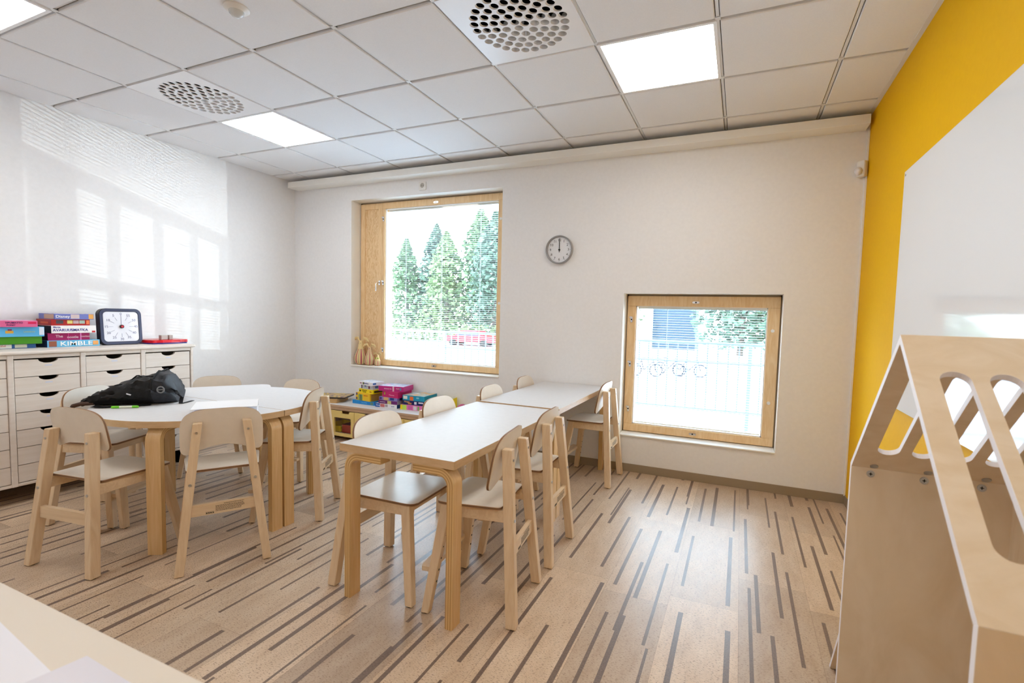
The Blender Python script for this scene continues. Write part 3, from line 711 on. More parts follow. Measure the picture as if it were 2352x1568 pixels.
sh('magenta game box with a pale picture lid on top of the pink pile', 1.135, 2.40, .162, .27, .20, .050, (190, 44, 130), 9, top=((226, 170, 206), (232, 226, 240), (150, 190, 220), 10), texts=[('F', 'Schlosses des', .38, .5, .015, (240, 200, 224), 1), ('F', 'Reich', .78, .6, .016, (240, 200, 224), 1)], patches=[('F', .57, .63, 0, 1, (226, 196, 206)), ('F', .86, .92, .3, .75, (90, 150, 190))])
# fourth pile
sh('pink and lime patchwork game box at the bottom of the right pile', 1.385, 2.42, 0, .30, .20, .046, (226, 120, 180), 2, patches=[('F', 0, .08, 0, 1, (236, 214, 30)), ('F', .08, .24, 0, 1, (190, 222, 90)), ('F', .30, .46, .1, .9, (206, 96, 170)), ('F', .5, .62, .1, .9, (214, 210, 214)), ('F', .66, .72, .1, .9, (120, 190, 90))])
sh('navy blue game box in the middle of the right pile', 1.40, 2.44, .046, .235, .22, .042, (22, 32, 96), 3, texts=[('F', 'Kirppu', .2, .7, .022, (240, 190, 120), 1)], patches=[('F', .25, .42, .15, .5, (206, 140, 90)), ('F', .55, .66, .2, .8, (220, 224, 236)), ('F', .75, .97, .5, .8, (220, 224, 236))])
sh('turquoise game box with a picture lid on top of the right pile', 1.395, 2.44, .088, .245, .23, .050, (26, 150, 186), 3, top=((232, 232, 224), (232, 170, 80), (150, 190, 196), 7), patches=[('F', .04, .22, .25, .85, (226, 226, 220)), ('F', .34, .50, .05, .8, (222, 110, 50)), ('F', .64, .76, .45, .75, (130, 200, 214))])
t = sh('open bright yellow box with a dark red inside at the right of the shelf games', 1.705, 2.44, .0, .20, .19, .125, (242, 218, 8), 8, top=((214, 216, 196), (190, 196, 170), (226, 226, 214), 16), nm='open_game_box')
sh('small pale pink box in front of the open yellow box', 1.69, 2.365, 0, .10, .05, .05, (232, 150, 184), 2, patches=[('F', .2, .5, .2, .8, (160, 60, 90))])
t = thing('pink_ball', 'small dark pink ball at the right end of the low shelf', 'toy', (2.03, 2.50, SH))
m = MB(); m.ico((0, 0, .05), .05, 3); m.build('ball_body', C('ball_pink', (176, 70, 106)), t, smooth=True)

# ------------------------------------------------------------------ dolls on the window board
def doll(label, x, y, h, r, stripes_to, seed, face=True):
    t = thing('cloth_rabbit', label, 'cloth doll', (x, y, O1[2]+.012), 0, 'stuffed cloth rabbits on the window board')
    cream = C('cream_cloth', (222, 198, 146), .9, .1); st = C('pink_stripe', (176, 84, 104), .9, .1); st2 = C('oat_stripe', (196, 178, 142), .9, .1)
    pr = [(r*w, k*h) for k, w in ((0, .35), (.03, .68), (.09, .9), (.2, 1), (.32, .98), (.44, .86), (.55, .68), (.65, .52), (.75, .42), (.84, .38), (.91, .33), (.96, .22))]
    pr.append((0, h*1.01))
    m = MB(); m.lathe(pr, n=28, matf=lambda i, j: (1 if j % 4 < 1 else 2 if j % 4 == 2 else 0) if pr[i][1] < stripes_to*h else 0)
    m.build('body', [cream, st, st2], t, smooth=True)
    for s in (-1, 1):
        m = MB(); L = h*.32
        pts = [Vector((s*r*.15, 0, h*.93)), Vector((s*(r*.35+L*.25), -.004, h*1.02+L*.25)), Vector((s*(r*.5+L*.6), -.01, h*1.0+L*.18)), Vector((s*(r*.6+L*.85), -.014, h*.96-L*.02))]
        m.tube(pts, [.004, r*.24, r*.26, .004], 8); e = m.build('ear', cream, t, smooth=True); e.scale = (1, .5, 1)
    m = MB()
    for s in (-1, 1): m.ico((s*r*.16, -r*.30, h*.88), .0035, 1)
    m.ico((0, -r*.36, h*.84), .003, 1)
    m.build('eyes', 'black', t)
    return t
doll('largest striped cloth rabbit leaning at the left of the window board', .592, 2.745, .265, .066, .60, 1)
doll('middle striped cloth rabbit between the largest and the smallest', .714, 2.742, .205, .052, .95, 2)
d3 = doll('smallest cloth rabbit with a green bow on the window board', .822, 2.745, .125, .034, .40, 3)
m = MB(); m.ico((-.012, -.012, .082), .011, 1, 0, (1.3, .6, .7)); m.ico((.012, -.012, .082), .011, 1, 0, (1.3, .6, .7)); m.build('bow', C('green_bow', (150, 186, 60), .8), d3, smooth=True)

# ------------------------------------------------------------------ tables
def bent_leg_mb(h, wid, arm=.20, th=.033, R=.075):
    """vertical strip at local origin (outer face towards +x), bending inwards (-x) under the top"""
    m = MB(); NP = 6; NA = 10
    def path(o):   # o = inset from the outer face
        p = [(-o, 0), (-o, h-R)]
        for i in range(1, NA+1):
            a = PI/2*i/NA; p.append((-R+(R-o)*math.cos(a), h-R+(R-o)*math.sin(a)))
        p.append((-arm, h-o)); return p
    P = [path(th*i/NP) for i in range(NP+1)]; n = len(P[0])
    def strip(pa, ya, pb, yb, mi, flip=False):
        vs = [(p[0], ya, p[1]) for p in pa]+[(p[0], yb, p[1]) for p in pb]
        fs = [(i, i+1, n+i+1, n+i) for i in range(n-1)]
        m.add(vs, [tuple(reversed(f)) for f in fs] if flip else fs, mi)
    y0, y1 = -wid/2, wid/2
    strip(P[0], y0, P[0], y1, 0, True); strip(P[NP], y0, P[NP], y1, 0)
    for i in range(NP):
        strip(P[i], y0, P[i+1], y0, 1+i % 2, False); strip(P[i], y1, P[i+1], y1, 1+i % 2, True)
    a, b_ = P[0], P[NP]
    m.add([(a[0][0], y0, 0), (a[0][0], y1, 0), (b_[0][0], y1, 0), (b_[0][0], y0, 0)], [(0, 1, 2, 3)], 1)
    m.add([(a[-1][0], y0, a[-1][1]), (a[-1][0], y1, a[-1][1]), (b_[-1][0], y1, b_[-1][1]), (b_[-1][0], y0, b_[-1][1])], [(3, 2, 1, 0)], 1)
    return m
def legset(t, pts, h, wid=.062, arm=.2):
    for (x, y, ang) in pts:
        o = bent_leg_mb(h, wid, arm).build('leg', ['bent', 'ply1', 'ply2'], t, loc=(x, y, 0), rotz=ang, smooth=True)
def top_obj(t, loop, z, th=.034, name='tabletop'):
    m = MB(); m.prism(loop, XY, z-th, z, 0, 1); m.build(name, ['tabletop', 'edge'], t, bevel=.0012)
TZ = .700; th = .034
def rect_table(name, label, x0, y0, x1, y1, z, group):
    t = thing(name, label, 'table', ((x0+x1)/2, (y0+y1)/2, 0), 0, group); w, d = (x1-x0)/2, (y1-y0)/2
    top_obj(t, [(-w, -d), (w, -d), (w, d), (-w, d)], z)
    h = z-th
    legset(t, [(w-.002, -d+.035, 0), (-w+.026, -d+.035, PI), (w-.002, d-.045, 0), (-w+.026, d-.045, PI)], h)
    return t
rect_table('rectangular_table', 'white rectangular table nearest the viewer, with bentwood legs', 2.762, .281, 3.358, 1.492, .700, 'white-topped tables end to end')
rect_table('rectangular_table', 'white rectangular table pushed against the window wall', 2.780, 1.500, 3.352, 2.672, .706, 'white-topped tables end to end')
def half_round(label, sgn, legs):
    cx, cy_ = 1.36, .661
    t = thing('half_round_table', label, 'table', (cx, cy_, 0), 0, 'half-round white tables pushed into a circle')
    r = .60; loop = [(r*math.cos(a), .002*sgn+r*math.sin(a)) for a in [PI*i/40*sgn for i in range(41)]]
    if sgn < 0: loop = list(reversed(loop))
    top_obj(t, loop, TZ)
    for (a, rad) in legs:
        a = math.radians(a)
        bent_leg_mb(TZ-th, .07, .2).build('leg', ['bent', 'ply1', 'ply2'], t, loc=(rad*math.cos(a), rad*math.sin(a), 0), rotz=a, smooth=True)
    for s in (1, -1):
        bent_leg_mb(TZ-th, .066, .2).build('leg', ['bent', 'ply1', 'ply2'], t, loc=(s*.586, sgn*.040, 0), rotz=0 if s > 0 else PI, smooth=True)
half_round('near half of the round white table, under the backpack', -1, [(-61, .592), (-117, .592)])
half_round('far half of the round white table, behind the white binder', 1, [(60, .56), (120, .56)])
# lower table tucked behind the round one
t = thing('low_side_table', 'lower white table with a rounded corner tucked behind the round table', 'table', (.55, 1.12, 0))
e1 = Vector((-.572, -.82)); e2 = Vector((.82, -.572)); A0 = Vector((.785, 1.485))-Vector((.55, 1.12)); LZ = .664
def rc(p, a, b, r, n=6):
    o = []
    for i in range(n+1):
        k = i/n; q = (1-k)**2*(p+a*r)+2*k*(1-k)*p+k*k*(p+b*r); o.append((q.x, q.y))
    return o
B0 = A0+e1*.92; C0 = B0+e2*.40; D0 = A0+e2*.40
loop = rc(A0, e2, e1, .09)+rc(B0, -e1, e2, .05)+[(C0.x, C0.y), (D0.x, D0.y)]
m = MB(); m.prism(loop, XY, LZ-.022, LZ, 0, 1); m.build('tabletop', ['tabletop', 'edge'], t)
for p in (A0+(e1+e2)*.07, B0+(e2-e1)*.07, C0+(-e2-e1)*.07, D0+(e1-e2)*.07):
    m = MB(); m.tube([(p.x, p.y, 0), (p.x, p.y, LZ-.022)], [.016, .022], 14); m.build('leg', 'birch', t, smooth=True)

# ------------------------------------------------------------------ chairs
GEO = dict(high=dict(rf=.184, rt=.103, ly=.061, zt=.722, ff=.196, D=.385, zs=.485, sr=.070, sd=.366, sw=.155, sf=.172, zb=.785, zm=.65, zc=.552, arch=.045, bw=.178, zst=.300),
           low=dict(rf=.207, rt=.135, ly=.062, zt=.673, ff=.215, D=.430, zs=.441, sr=.070, sd=.415, sw=.175, sf=.185, zb=.783, zm=.67, zc=.575, arch=.035, bw=.182, zst=.268))
def make_chair(kind, label, group, loc, rotz, text_on=True, footrest=True, slot=False):
    g = GEO[kind]; t = thing('classroom_chair', label, 'chair', loc, rotz, group)
    lw, ld = .039, .044
    # rear legs
    for s in (-1, 1):
        m = MB(); m.bar((s*g['rf'], 0, .004), (s*g['rt'], g['ly'], g['zt']), lw, ld)
        leg = m.build('rear_leg', 'birch', t, bevel=.003)
        m = MB(); m.tube([(s*g['rf'], 0, 0), (s*g['rf'], 0, .006)], .013, 10); m.build('foot_pad', 'dark', leg)
        for z, r in ((g['zt']-.045, .0055), (g['zs']-.055, .007)):
            k = z/g['zt']; x = s*(g['rf']+(g['rt']-g['rf'])*k); y = g['ly']*k-ld/2
            m = MB(); m.tube([(x, y+.002, z), (x, y-.003, z)], r, 12); m.build('bolt', 'steel', leg, smooth=True)
    # front legs
    for s in (-1, 1):
        top = (s*(g['sf']-.030), g['sd']-.048, g['zs']-.014); ft = (s*g['ff'], g['D'], .004)
        m = MB(); m.bar(ft, top, .034, .036, w2=.036, d2=.046); leg = m.build('front_leg', 'birch', t, bevel=.003)
        m = MB(); m.tube([(ft[0], ft[1], 0), (ft[0], ft[1], .006)], .013, 10); m.build('foot_pad', 'dark', leg)
        if footrest:
            m = MB()
            for z in (.135, .185, .235, .285, .335):
                k = z/top[2]; x = ft[0]+(top[0]-ft[0])*k; y = ft[1]+(top[1]-ft[1])*k-.0205
                m.tube([(x, y+.001, z), (x, y-.0005, z)], .0048, 8)
            m.build('peg_hole', 'black', leg)
    # seat frame
    m = MB(); zt = g['zs']-.014; zb = zt-.052
    for s in (-1, 1):
        k = (g['zs']-.04)/g['zt']; xr = s*(g['rf']+(g['rt']-g['rf'])*k); yr = g['ly']*k+ld/2
        p = Vector((xr, yr-.01, 0)); q = Vector((s*(g['sf']-.030), g['sd']-.065, 0)); d = (q-p).normalized(); n = Vector((-d.y, d.x, 0))*.010
        vs = [p-n, q-n, q+n, p+n]; m.add([(v.x, v.y, zb) for v in vs]+[(v.x, v.y, zt) for v in vs], [(3,2,1,0),(4,5,6,7),(0,1,5,4),(1,2,6,5),(2,3,7,6),(3,0,4,7)])
    m.b2((-(g['sf']-.045), g['sd']-.068, zb), ((g['sf']-.045), g['sd']-.050, zt))
    m.build('seat_frame', 'birchx', t, bevel=.002)
    # seat
    m = MB(); NU, NV = 16, 14; thk = .012
    def hw(v):
        w = g['sw']+(g['sf']-g['sw'])*min(1, v*1.3)
        rc_ = .045/(g['sd']-g['sr'])
        if v > 1-rc_: q = (v-(1-rc_))/rc_; w -= .045*(1-math.sqrt(max(0, 1-q*q)))
        rb = .02/(g['sd']-g['sr'])
        if v < rb: q = (rb-v)/rb; w -= .018*(1-math.sqrt(max(0, 1-q*q)))
        return w
    vv = [0, .01, .025, .05, .12, .25, .4, .55, .7, .82, .88, .92, .955, .98, 1.0]
    def sp(i, j, dz):
        v = vv[j]; u = -1+2*i/NU; w = hw(v)
        x = u*w; y = g['sr']+(g['sd']-g['sr'])*v
        z = g['zs']-.007*(1-u*u)*math.sin(PI*min(1, v*1.05))-(.006*((v-.85)/.15)**2 if v > .85 else 0)+dz
        return (x, y, z)
    nt_ = len(vv)
    for dz, fl, in ((0, False), (-thk, True)):
        vs = [sp(i, j, dz) for i in range(NU+1) for j in range(nt_)]; fs = []
        for i in range(NU):
            for j in range(nt_-1):
                q = (i*nt_+j, (i+1)*nt_+j, (i+1)*nt_+j+1, i*nt_+j+1); fs.append(tuple(reversed(q)) if fl else q)
        m.add(vs, fs, 0)
    bd = [(i, 0) for i in range(NU)]+[(NU, j) for j in range(nt_-1)]+[(i, nt_-1) for i in range(NU, 0, -1)]+[(0, j) for j in range(nt_-1, 0, -1)]
    for a, (lo, hi) in enumerate(((-thk, -.008), (-.008, -.004), (-.004, 0))):
        k = len(bd); vs = [sp(i, j, lo) for i, j in bd]+[sp(i, j, hi) for i, j in bd]
        m.add(vs, [(q, (q+1) % k, k+(q+1) % k, k+q) for q in range(k)], 1 if a != 1 else 2)
    m.build('seat', ['laminate', 'plyedge', 'plydark'], t, smooth=True)
    # backrest
    m = MB(); NU = 26; NV = 10; bw = g['bw']; rec = math.tan(math.radians(10)); thk = .011
    y0 = g['ly']+ld/2-.001
    def bz(u):
        a = abs(u); top = g['zm']+(g['zb']-g['zm'])*(max(0, 1-a**3.5))**(1/3.5)
        if a < .86: bot = g['zc']+g['arch']*math.cos(PI/2*a/.86)**1.2*1.0
        else: q = (a-.86)/.14; bot = g['zc']+(g['zm']-g['zc'])*.35*(1-math.sqrt(max(0, 1-q*q)))
        if a > .999: mid = g['zc']+(g['zm']-g['zc'])*.35; bot = mid; top = g['zm']
        return bot, top
    def bp(i, j, off):
        u = math.sin(-PI/2+PI*i/NU); bo, tp = bz(u); z = bo+(tp-bo)*j/NV
        x = u*bw; y = y0+(g['zt']-z)*rec+.45*x*x-.45*g['rt']**2+off
        return (x, y, z)
    for off, fl in ((0, True), (thk, False)):
        vs = [bp(i, j, off) for i in range(NU+1) for j in range(NV+1)]; fs = []
        for i in range(NU):
            for j in range(NV):
                q = (i*(NV+1)+j, (i+1)*(NV+1)+j, (i+1)*(NV+1)+j+1, i*(NV+1)+j+1)
                fs.append(tuple(q) if fl else tuple(reversed(q)))
        m.add(vs, fs, 0)
    bd = [(i, 0) for i in range(NU)]+[(NU, j) for j in range(NV)]+[(i, NV) for i in range(NU, 0, -1)]+[(0, j) for j in range(NV, 0, -1)]
    k = len(bd)
    for a in range(3):
        lo, hi = thk*a/3, thk*(a+1)/3
        vs = [bp(i, j, lo) for i, j in bd]+[bp(i, j, hi) for i, j in bd]
        m.add(vs, [(q, (q+1) % k, k+(q+1) % k, k+q) for q in range(k)], 1 if a != 1 else 2)
    m.build('backrest', ['laminate', 'plyedge', 'plydark'], t, smooth=True)
    # rear stretcher
    k = g['zst']/g['zt']; x = g['rf']+(g['rt']-g['rf'])*k-lw/2+.004; y = g['ly']*k
    m = MB(); k2 = (g['zst']+.028)/g['zt']; x2 = g['rf']+(g['rt']-g['rf'])*k2-lw/2+.004
    m.prism([(-x-.004, -.028), (x+.004, -.028), (x2, .028), (-x2, .028)], lambda u, v, w: (u, y+w, g['zst']+v), -.011, .009, 0, 0)
    st = m.build('stretcher', 'birchx', t, bevel=.002)
    if text_on:
        base = Euler((PI/2, 0, 0))
        m = MB(); yy = y-.0115
        rnd = random.Random(3)
        def ln(x0, x1, z):
            xx = x0
            while xx < x1-.003:
                w = rnd.uniform(.003, .009); w = min(w, x1-xx); m.b2((xx, yy, g['zst']+z-.0011), (xx+w, yy+.0006, g['zst']+z+.0011)); xx += w+.0012
        ln(.000, .085, .019)
        for q, (a0, a1) in enumerate(((-.035, .083), (-.035, .087), (-.035, .087), (-.035, .074), (-.035, .072))): ln(a0, a1, .011-.0062*q)
        m.b2((-.075, yy, g['zst']-.013), (-.041, yy+.0005, g['zst']-.0125)); m.b2((-.075, yy, g['zst']-.024), (-.041, yy+.0005, g['zst']-.0235))
        for q in (-.075, -.0665, -.058, -.0495, -.0415): m.b2((q, yy, g['zst']-.024), (q+.0006, yy+.0005, g['zst']-.0125))
        for q in range(4): m.tube([(-.0708+q*.0085, yy, g['zst']-.0185), (-.0708+q*.0085, yy+.0005, g['zst']-.0185)], .003, 8)
        m.build('printed_notice', 'black', st)
    if footrest:
        m = MB(); z = .185; k = z/g['zs']; x = g['ff']+(g['sf']-.03-g['ff'])*k+.012; y = g['D']+(g['sd']-.048-g['D'])*k
        m.prism([(-x, .006), (-x, .055), (-x+.02, .062), (x-.02, .062), (x, .055), (x, .006)], lambda u, v, w: (u, y+v, z+w), -.010, .010, 0, 0)
        m.build('footrest', 'birchx', t, bevel=.003)
    return t
D = math.radians
GR, GL = 'chairs around the round table', 'chairs along the long tables'
cR1 = make_chair('high', 'white-seated birch chair nearest the viewer on the window-two side of the long tables', GL, (3.545, .590, 0), D(187-90))
cR1['label'] = 'high birch chair at the near end of the right side of the long tables'
dup(cR1, (3.523, 1.108, 0), D(182-90), 'high birch chair second from the viewer on the right side of the long tables')
dup(cR1, (3.510, 2.385, 0), D(179-90), 'high birch chair beside the low square window')
dup(cR1, (2.072, .222, 0), D(146.3-90), 'high birch chair with its back to the viewer, right front of the round table', GR)
dup(cR1, (1.969, .985, 0), D(209-90), 'high birch chair seen side-on between the round table and the long tables', GR)
dup(cR1, (.661, .255, 0), D(23.3-90), 'birch chair on the left of the round table, half hidden by the backpack', GR)
dup(cR1, (1.14, 1.57, 0), D(-78-90), 'birch chair behind the round table on its right, near the shelf games', GR).scale = (.93, .93, .93)
cA = make_chair('low', 'wide birch chair at the front left of the round table, back to the viewer', GR, (1.429, -.141, 0), D(98-90), text_on=False, footrest=False)
dup(cA, (2.660, .544, 0), D(3-90), 'birch chair tucked under the near table from the left, seat in view', GL)
dup(cA, (.40, 1.32, 0), D(-43-90), 'wide birch chair behind the round table, by the end of the drawer cabinet', GR).scale = (.93, .93, .93)
dup(cR1, (2.640, 1.085, 0), D(2-90), 'birch chair tucked in at the far left corner of the near table', GL)
dup(cR1, (2.665, 1.70, 0), D(2-90), 'birch chair at the near left side of the table by the window wall', GL)
dup(cR1, (2.660, 2.30, 0), D(2-90), 'birch chair in the far corner by the wall, left of the far table', GL)

# ------------------------------------------------------------------ things on the round table
# backpack: lofted soft body lying on its back
t = thing('backpack', 'black backpack lying on the round table', 'backpack', (1.03, .33, TZ), math.radians(0))
BA = Vector((.83, .255)); BB = Vector((1.16, .53))   # from opening end to bottom end
o2 = Vector((1.03, .33)); ax = Vector((BB.x-BA.x, BB.y-BA.y)); LB = ax.length; ax.normalize(); pn = Vector((-ax.y, ax.x))
def bagpt(k, a, inflate=0):
    # k along length 0..1, a angle
    prof = [(0, .10, .030), (.06, .15, .05), (.2, .165, .085), (.4, .17, .125), (.6, .172, .165), (.78, .168, .190), (.9, .15, .175), (.97, .115, .13), (1, .06, .07)]
    for i in range(len(prof)-1):
        if prof[i][0] <= k <= prof[i+1][0]:
            q = (k-prof[i][0])/(prof[i+1][0]-prof[i][0]); q = q*q*(3-2*q); w = prof[i][1]+(prof[i+1][1]-prof[i][1])*q; h = prof[i][2]+(prof[i+1][2]-prof[i][2])*q; break
    c, s = math.cos(a), math.sin(a)
    cc = math.copysign(abs(c)**.75, c); ss = math.copysign(abs(s)**.75, s)
    p2 = BA+ax*(LB*(k*1.07+.01))+pn*(cc*w*1.02)
    z = h*.5+ss*h*.5
    nz = noise.noise(Vector((k*6, c*2.2, s*2.2)))*.022+noise.noise(Vector((k*13+4, c*5, s*5)))*.012
    if s < -.3: nz *= .1
    q = Vector((p2.x-o2.x, p2.y-o2.y, max(.0015, z*.94+nz*1.2+inflate*max(0, s))))
    q.x += pn.x*nz*cc; q.y += pn.y*nz*cc
    return q
m = MB(); NK, NA_ = 48, 40
vs = [bagpt(i/NK, 2*PI*j/NA_) for i in range(NK+1) for j in range(NA_)]
fs = [(i*NA_+j, i*NA_+(j+1) % NA_, (i+1)*NA_+(j+1) % NA_, (i+1)*NA_+j) for i in range(NK) for j in range(NA_)]
m.add(vs, fs, [1 if i > NK*.80 else 0 for i in range(NK) for j in range(NA_)])
m.add([vs[j] for j in range(NA_)], [tuple(reversed(range(NA_)))], 0); m.add([vs[NK*NA_+j] for j in range(NA_)], [tuple(range(NA_))], 1)
m.build('bag_body', ['bag', 'baglight'], t, smooth=True)
m = MB()   # front pocket panel with piping
m.tube([bagpt(k/20*.55+.22, 2.05-.35*math.sin(k/20*PI), .006) for k in range(21)], .004, 6)
m.tube([bagpt(k/20*.62+.16, .95+.25*math.sin(k/20*PI), .005) for k in range(21)], .004, 6)
m.tube([bagpt(.80, PI*k/20, .005) for k in range(21)], .004, 6)
m.build('piping', 'strap', t, smooth=True)
m = MB()
def web(pts, w, mi=0):
    P = [Vector(p) for p in pts]
    for i in range(len(P)-1):
        d = (P[i+1]-P[i]).normalized(); sd = d.cross(Vector((0, 0, 1)));
        if sd.length < .1: sd = Vector((1, 0, 0))
        sd = sd.normalized()*w/2; up = Vector((0, 0, .002))
        a, b_ = P[i], P[i+1]
        m.add([a-sd, a+sd, b_+sd, b_-sd, a-sd+up, a+sd+up, b_+sd+up, b_-sd+up], [(0,1,2,3),(7,6,5,4),(0,4,5,1),(1,5,6,2),(2,6,7,3),(3,7,4,0)], mi)
s0 = bagpt(.86, 3.9, 0)
loc = lambda x, y, z: Vector((x-o2.x, y-o2.y, z))
web([loc(1.235, .405, .098), loc(1.250, .414, .096), loc(1.247, .462, .094), loc(1.243, .490, .077), loc(1.272, .487, .058), loc(1.268, .512, .034), loc(1.292, .490, .003), loc(1.277, .527, .001), loc(1.246, .588, .001)], .020)
m.build('webbing_strap', 'strap', t)
m = MB(); c = loc(1.252, .405, .094); m.tube([c+Vector((.012*math.cos(a), .012*math.cos(a), .018*math.sin(a)))*1.0 for a in [2*PI*i/12 for i in range(12)]], .004, 6, closed=True); m.box(c, (.004, .026, .006), 0, (0, 0, -.8)); m.build('buckle', C('buckle_grey', (120, 122, 124), .3), t, smooth=True)
m = MB(); c = loc(1.150, .284, .078); m.tube([c, c+Vector((.018, .014, -.008))], .0042, 6); m.build('zip_pull', 'chrome', t, smooth=True)
m = MB(); m.tube([loc(1.0, .20, .022), loc(.955, .160, .020), loc(.915, .140, .006), loc(.905, .134, .002)], [.012, .011, .012, .003], 8); m.build('haul_loop', C('brown_webbing', (70, 48, 36), .7), t, smooth=True)
m = MB(); web([loc(1.02, .185, .006), loc(1.08, .215, .004), loc(1.14, .30, .004), loc(1.20, .38, .004)], .04); m.build('shoulder_strap', 'strap', t)
# pen
t = thing('highlighter_pen', 'green and white pen lying in front of the backpack', 'pen', (1.184, .272, TZ+.0075), math.radians(41.6))
m = MB(); m.tube([(-.038, 0, 0), (.022, 0, 0)], .007, 12); m.build('barrel', C('pen_white', (216, 222, 206), .3), t, smooth=True)
m = MB(); m.tube([(-.078, 0, 0), (-.074, 0, 0), (-.038, 0, 0)], [.004, .0072, .0072], 12); m.tube([(.022, 0, 0), (.048, 0, 0), (.052, 0, 0)], [.0073, .0073, .003], 12); m.build('caps', C('pen_green', (110, 200, 40), .3), t, smooth=True)
# binder
t = thing('ring_binder', 'white ring binder lying flat on the round table', 'binder', (1.715, .485, TZ), math.radians(52))
m = MB(); m.b2((-.155, -.125, 0), (.155, .125, .002)); m.b2((-.155, -.125, .040), (.155, .125, .042)); m.b2((-.155, .123, 0), (.155, .125, .042)); m.build('cover', C('binder_white', (236, 236, 238), .35), t)
m = MB(); m.b2((-.150, -.115, .003), (.150, .122, .022)); m.build('pages', 'paper', t)

# ------------------------------------------------------------------ play house stand at the right
t = thing('plywood_playhouse', 'white-edged plywood playhouse with slotted gable roof by the yellow wall', 'playhouse', (4.702, -.03, 0))
EX = .395; PT = .0155
pk = Vector((0, -.006+.03, 1.263)); le = Vector((0, .400+.03, .861)); re = Vector((0, -.466+.03, .861))
def panel(name, A_, B_, inward, slots=(), ma=0, mb_=0):
    d = (B_-A_); L_ = d.length; d = d/L_; nrm = Vector((0, inward[0], inward[1])).normalized()
    m = MB()
    hl = []
    for (x0, x1, s0_, s1_) in slots:
        hl.append(list(reversed(rrect(x1-x0, s1_-s0_, (x1-x0)/2*.98, 8, (x0+x1)/2, (s0_+s1_)/2))))
    fn = lambda u, v, w: tuple(A_+Vector((u, 0, 0))+d*(v+(w*ma if v < 1e-6 else -w*mb_ if v > L_-1e-6 else 0))+nrm*w)
    m.prism([(0, 0), (EX, 0), (EX, L_), (0, L_)], fn, 0, PT, 0, 1, hl)
    return m.build(name, ['playply', 'whiteedge'], t, bevel=.001, weld=True)
sl = [(.046+.0795*i, .046+.0795*i+.052, .108, .505) for i in range(4)]
panel('roof_panel', pk, re, (.659, -.752), sl, .928, .445)
panel('roof_panel', pk, le, (-.704, -.711), [(a, b_, .108, .480) for a, b_, _, _ in sl], .928, .418)
panel('side_panel', Vector((0, le.y, .861)), Vector((0, le.y, 0)), (-1, 0), (), .418)
panel('side_panel', Vector((0, re.y, .861)), Vector((0, re.y, 0)), (1, 0), (), .445)
m = MB(); m.b2((EX-PT, re.y+PT, .02), (EX, le.y-PT, .850), 0); m.build('back_panel', 'playply', t)
m = MB()
for x in (.05, .18, .31):
    m.tube([(x, le.y-PT-.0002, .838), (x, le.y-PT-.002, .838)], .0105, 16)
for x in (.055, .185, .315):
    q = le+(pk-le).normalized()*.022+Vector((0, -.65, -.76)).normalized()*PT; m.tube([q+Vector((x, 0, 0)), q+Vector((x, -.0013, -.0015))], .0105, 16)
sc1 = m.build('screws', 'steel', t)
m = MB()
for x in (.05, .18, .31): m.box((x, le.y-PT-.0022, .838), (.009, .0008, .0022)); m.box((x, le.y-PT-.0022, .838), (.0022, .0008, .009))
m.build('screw_slots', 'black', sc1)
# shelf board leaning foot behind the left panel
m = MB(); m.bar((.075, .750, .0), (.075, .437, .52), .07, .016, side=(1, 0, 0)); 
m2 = MB(); m2.bar((.02, .690, 0), (.02, .445, .62), .012, .018, side=(1, 0, 0))
m.m = [1, 1, 1, 0, 1, 0]
m.m = [1, 1, 0, 1, 0, 1]
m.build('brace', ['playply', 'whiteedge'], t)

# ------------------------------------------------------------------ desk in the foreground
t = thing('front_desk', 'pale desk corner in the lower left foreground', 'desk', (3.15, -1.25, 0))
m = MB(); m.prism(rrect(1.5, .73, .02, 4, 0, 0), XY, .705, .73, 0, 0); m.build('desktop', 'desk', t, bevel=.004)
for sx_, sy_ in ((-1, -1), (1, -1), (-1, 1), (1, 1)):
    m = MB(); m.tube([(sx_*.66, sy_*.30, 0), (sx_*.66, sy_*.30, .705)], .02, 14); m.build('leg', 'whitemetal', t, smooth=True)
DKX, DKY = 3.15, -1.25
def sheet(name, label, pts, z, m_, lift=.0):
    n = len(pts); cx = sum(p[0] for p in pts)/n; cy__ = sum(p[1] for p in pts)/n
    m = MB(); m.prism([(p[0]-cx, p[1]-cy__) for p in pts], XY, 0, .0012+lift, 0, 0)
    return tag(m.build(name, m_, loc=(cx, cy__, z)), label, 'paper', 'papers on the front desk')
M['film'] = glass_mat(); 
sheet('paper_sheet', 'white sheet lying at the left edge of the foreground desk', [(2.86, -1.22), (3.42, -1.25), (3.452, -.967), (3.217, -.943), (2.86, -.907)], .7302, 'paper', .0004)
sheet('plastic_folder', 'pale folder lying over the sheet on the foreground desk', [(3.41, -1.21), (3.63, -1.20), (3.645, -.934), (3.458, -.928)], .7320, C('folder_pale', (214, 212, 222), .3), .0010)

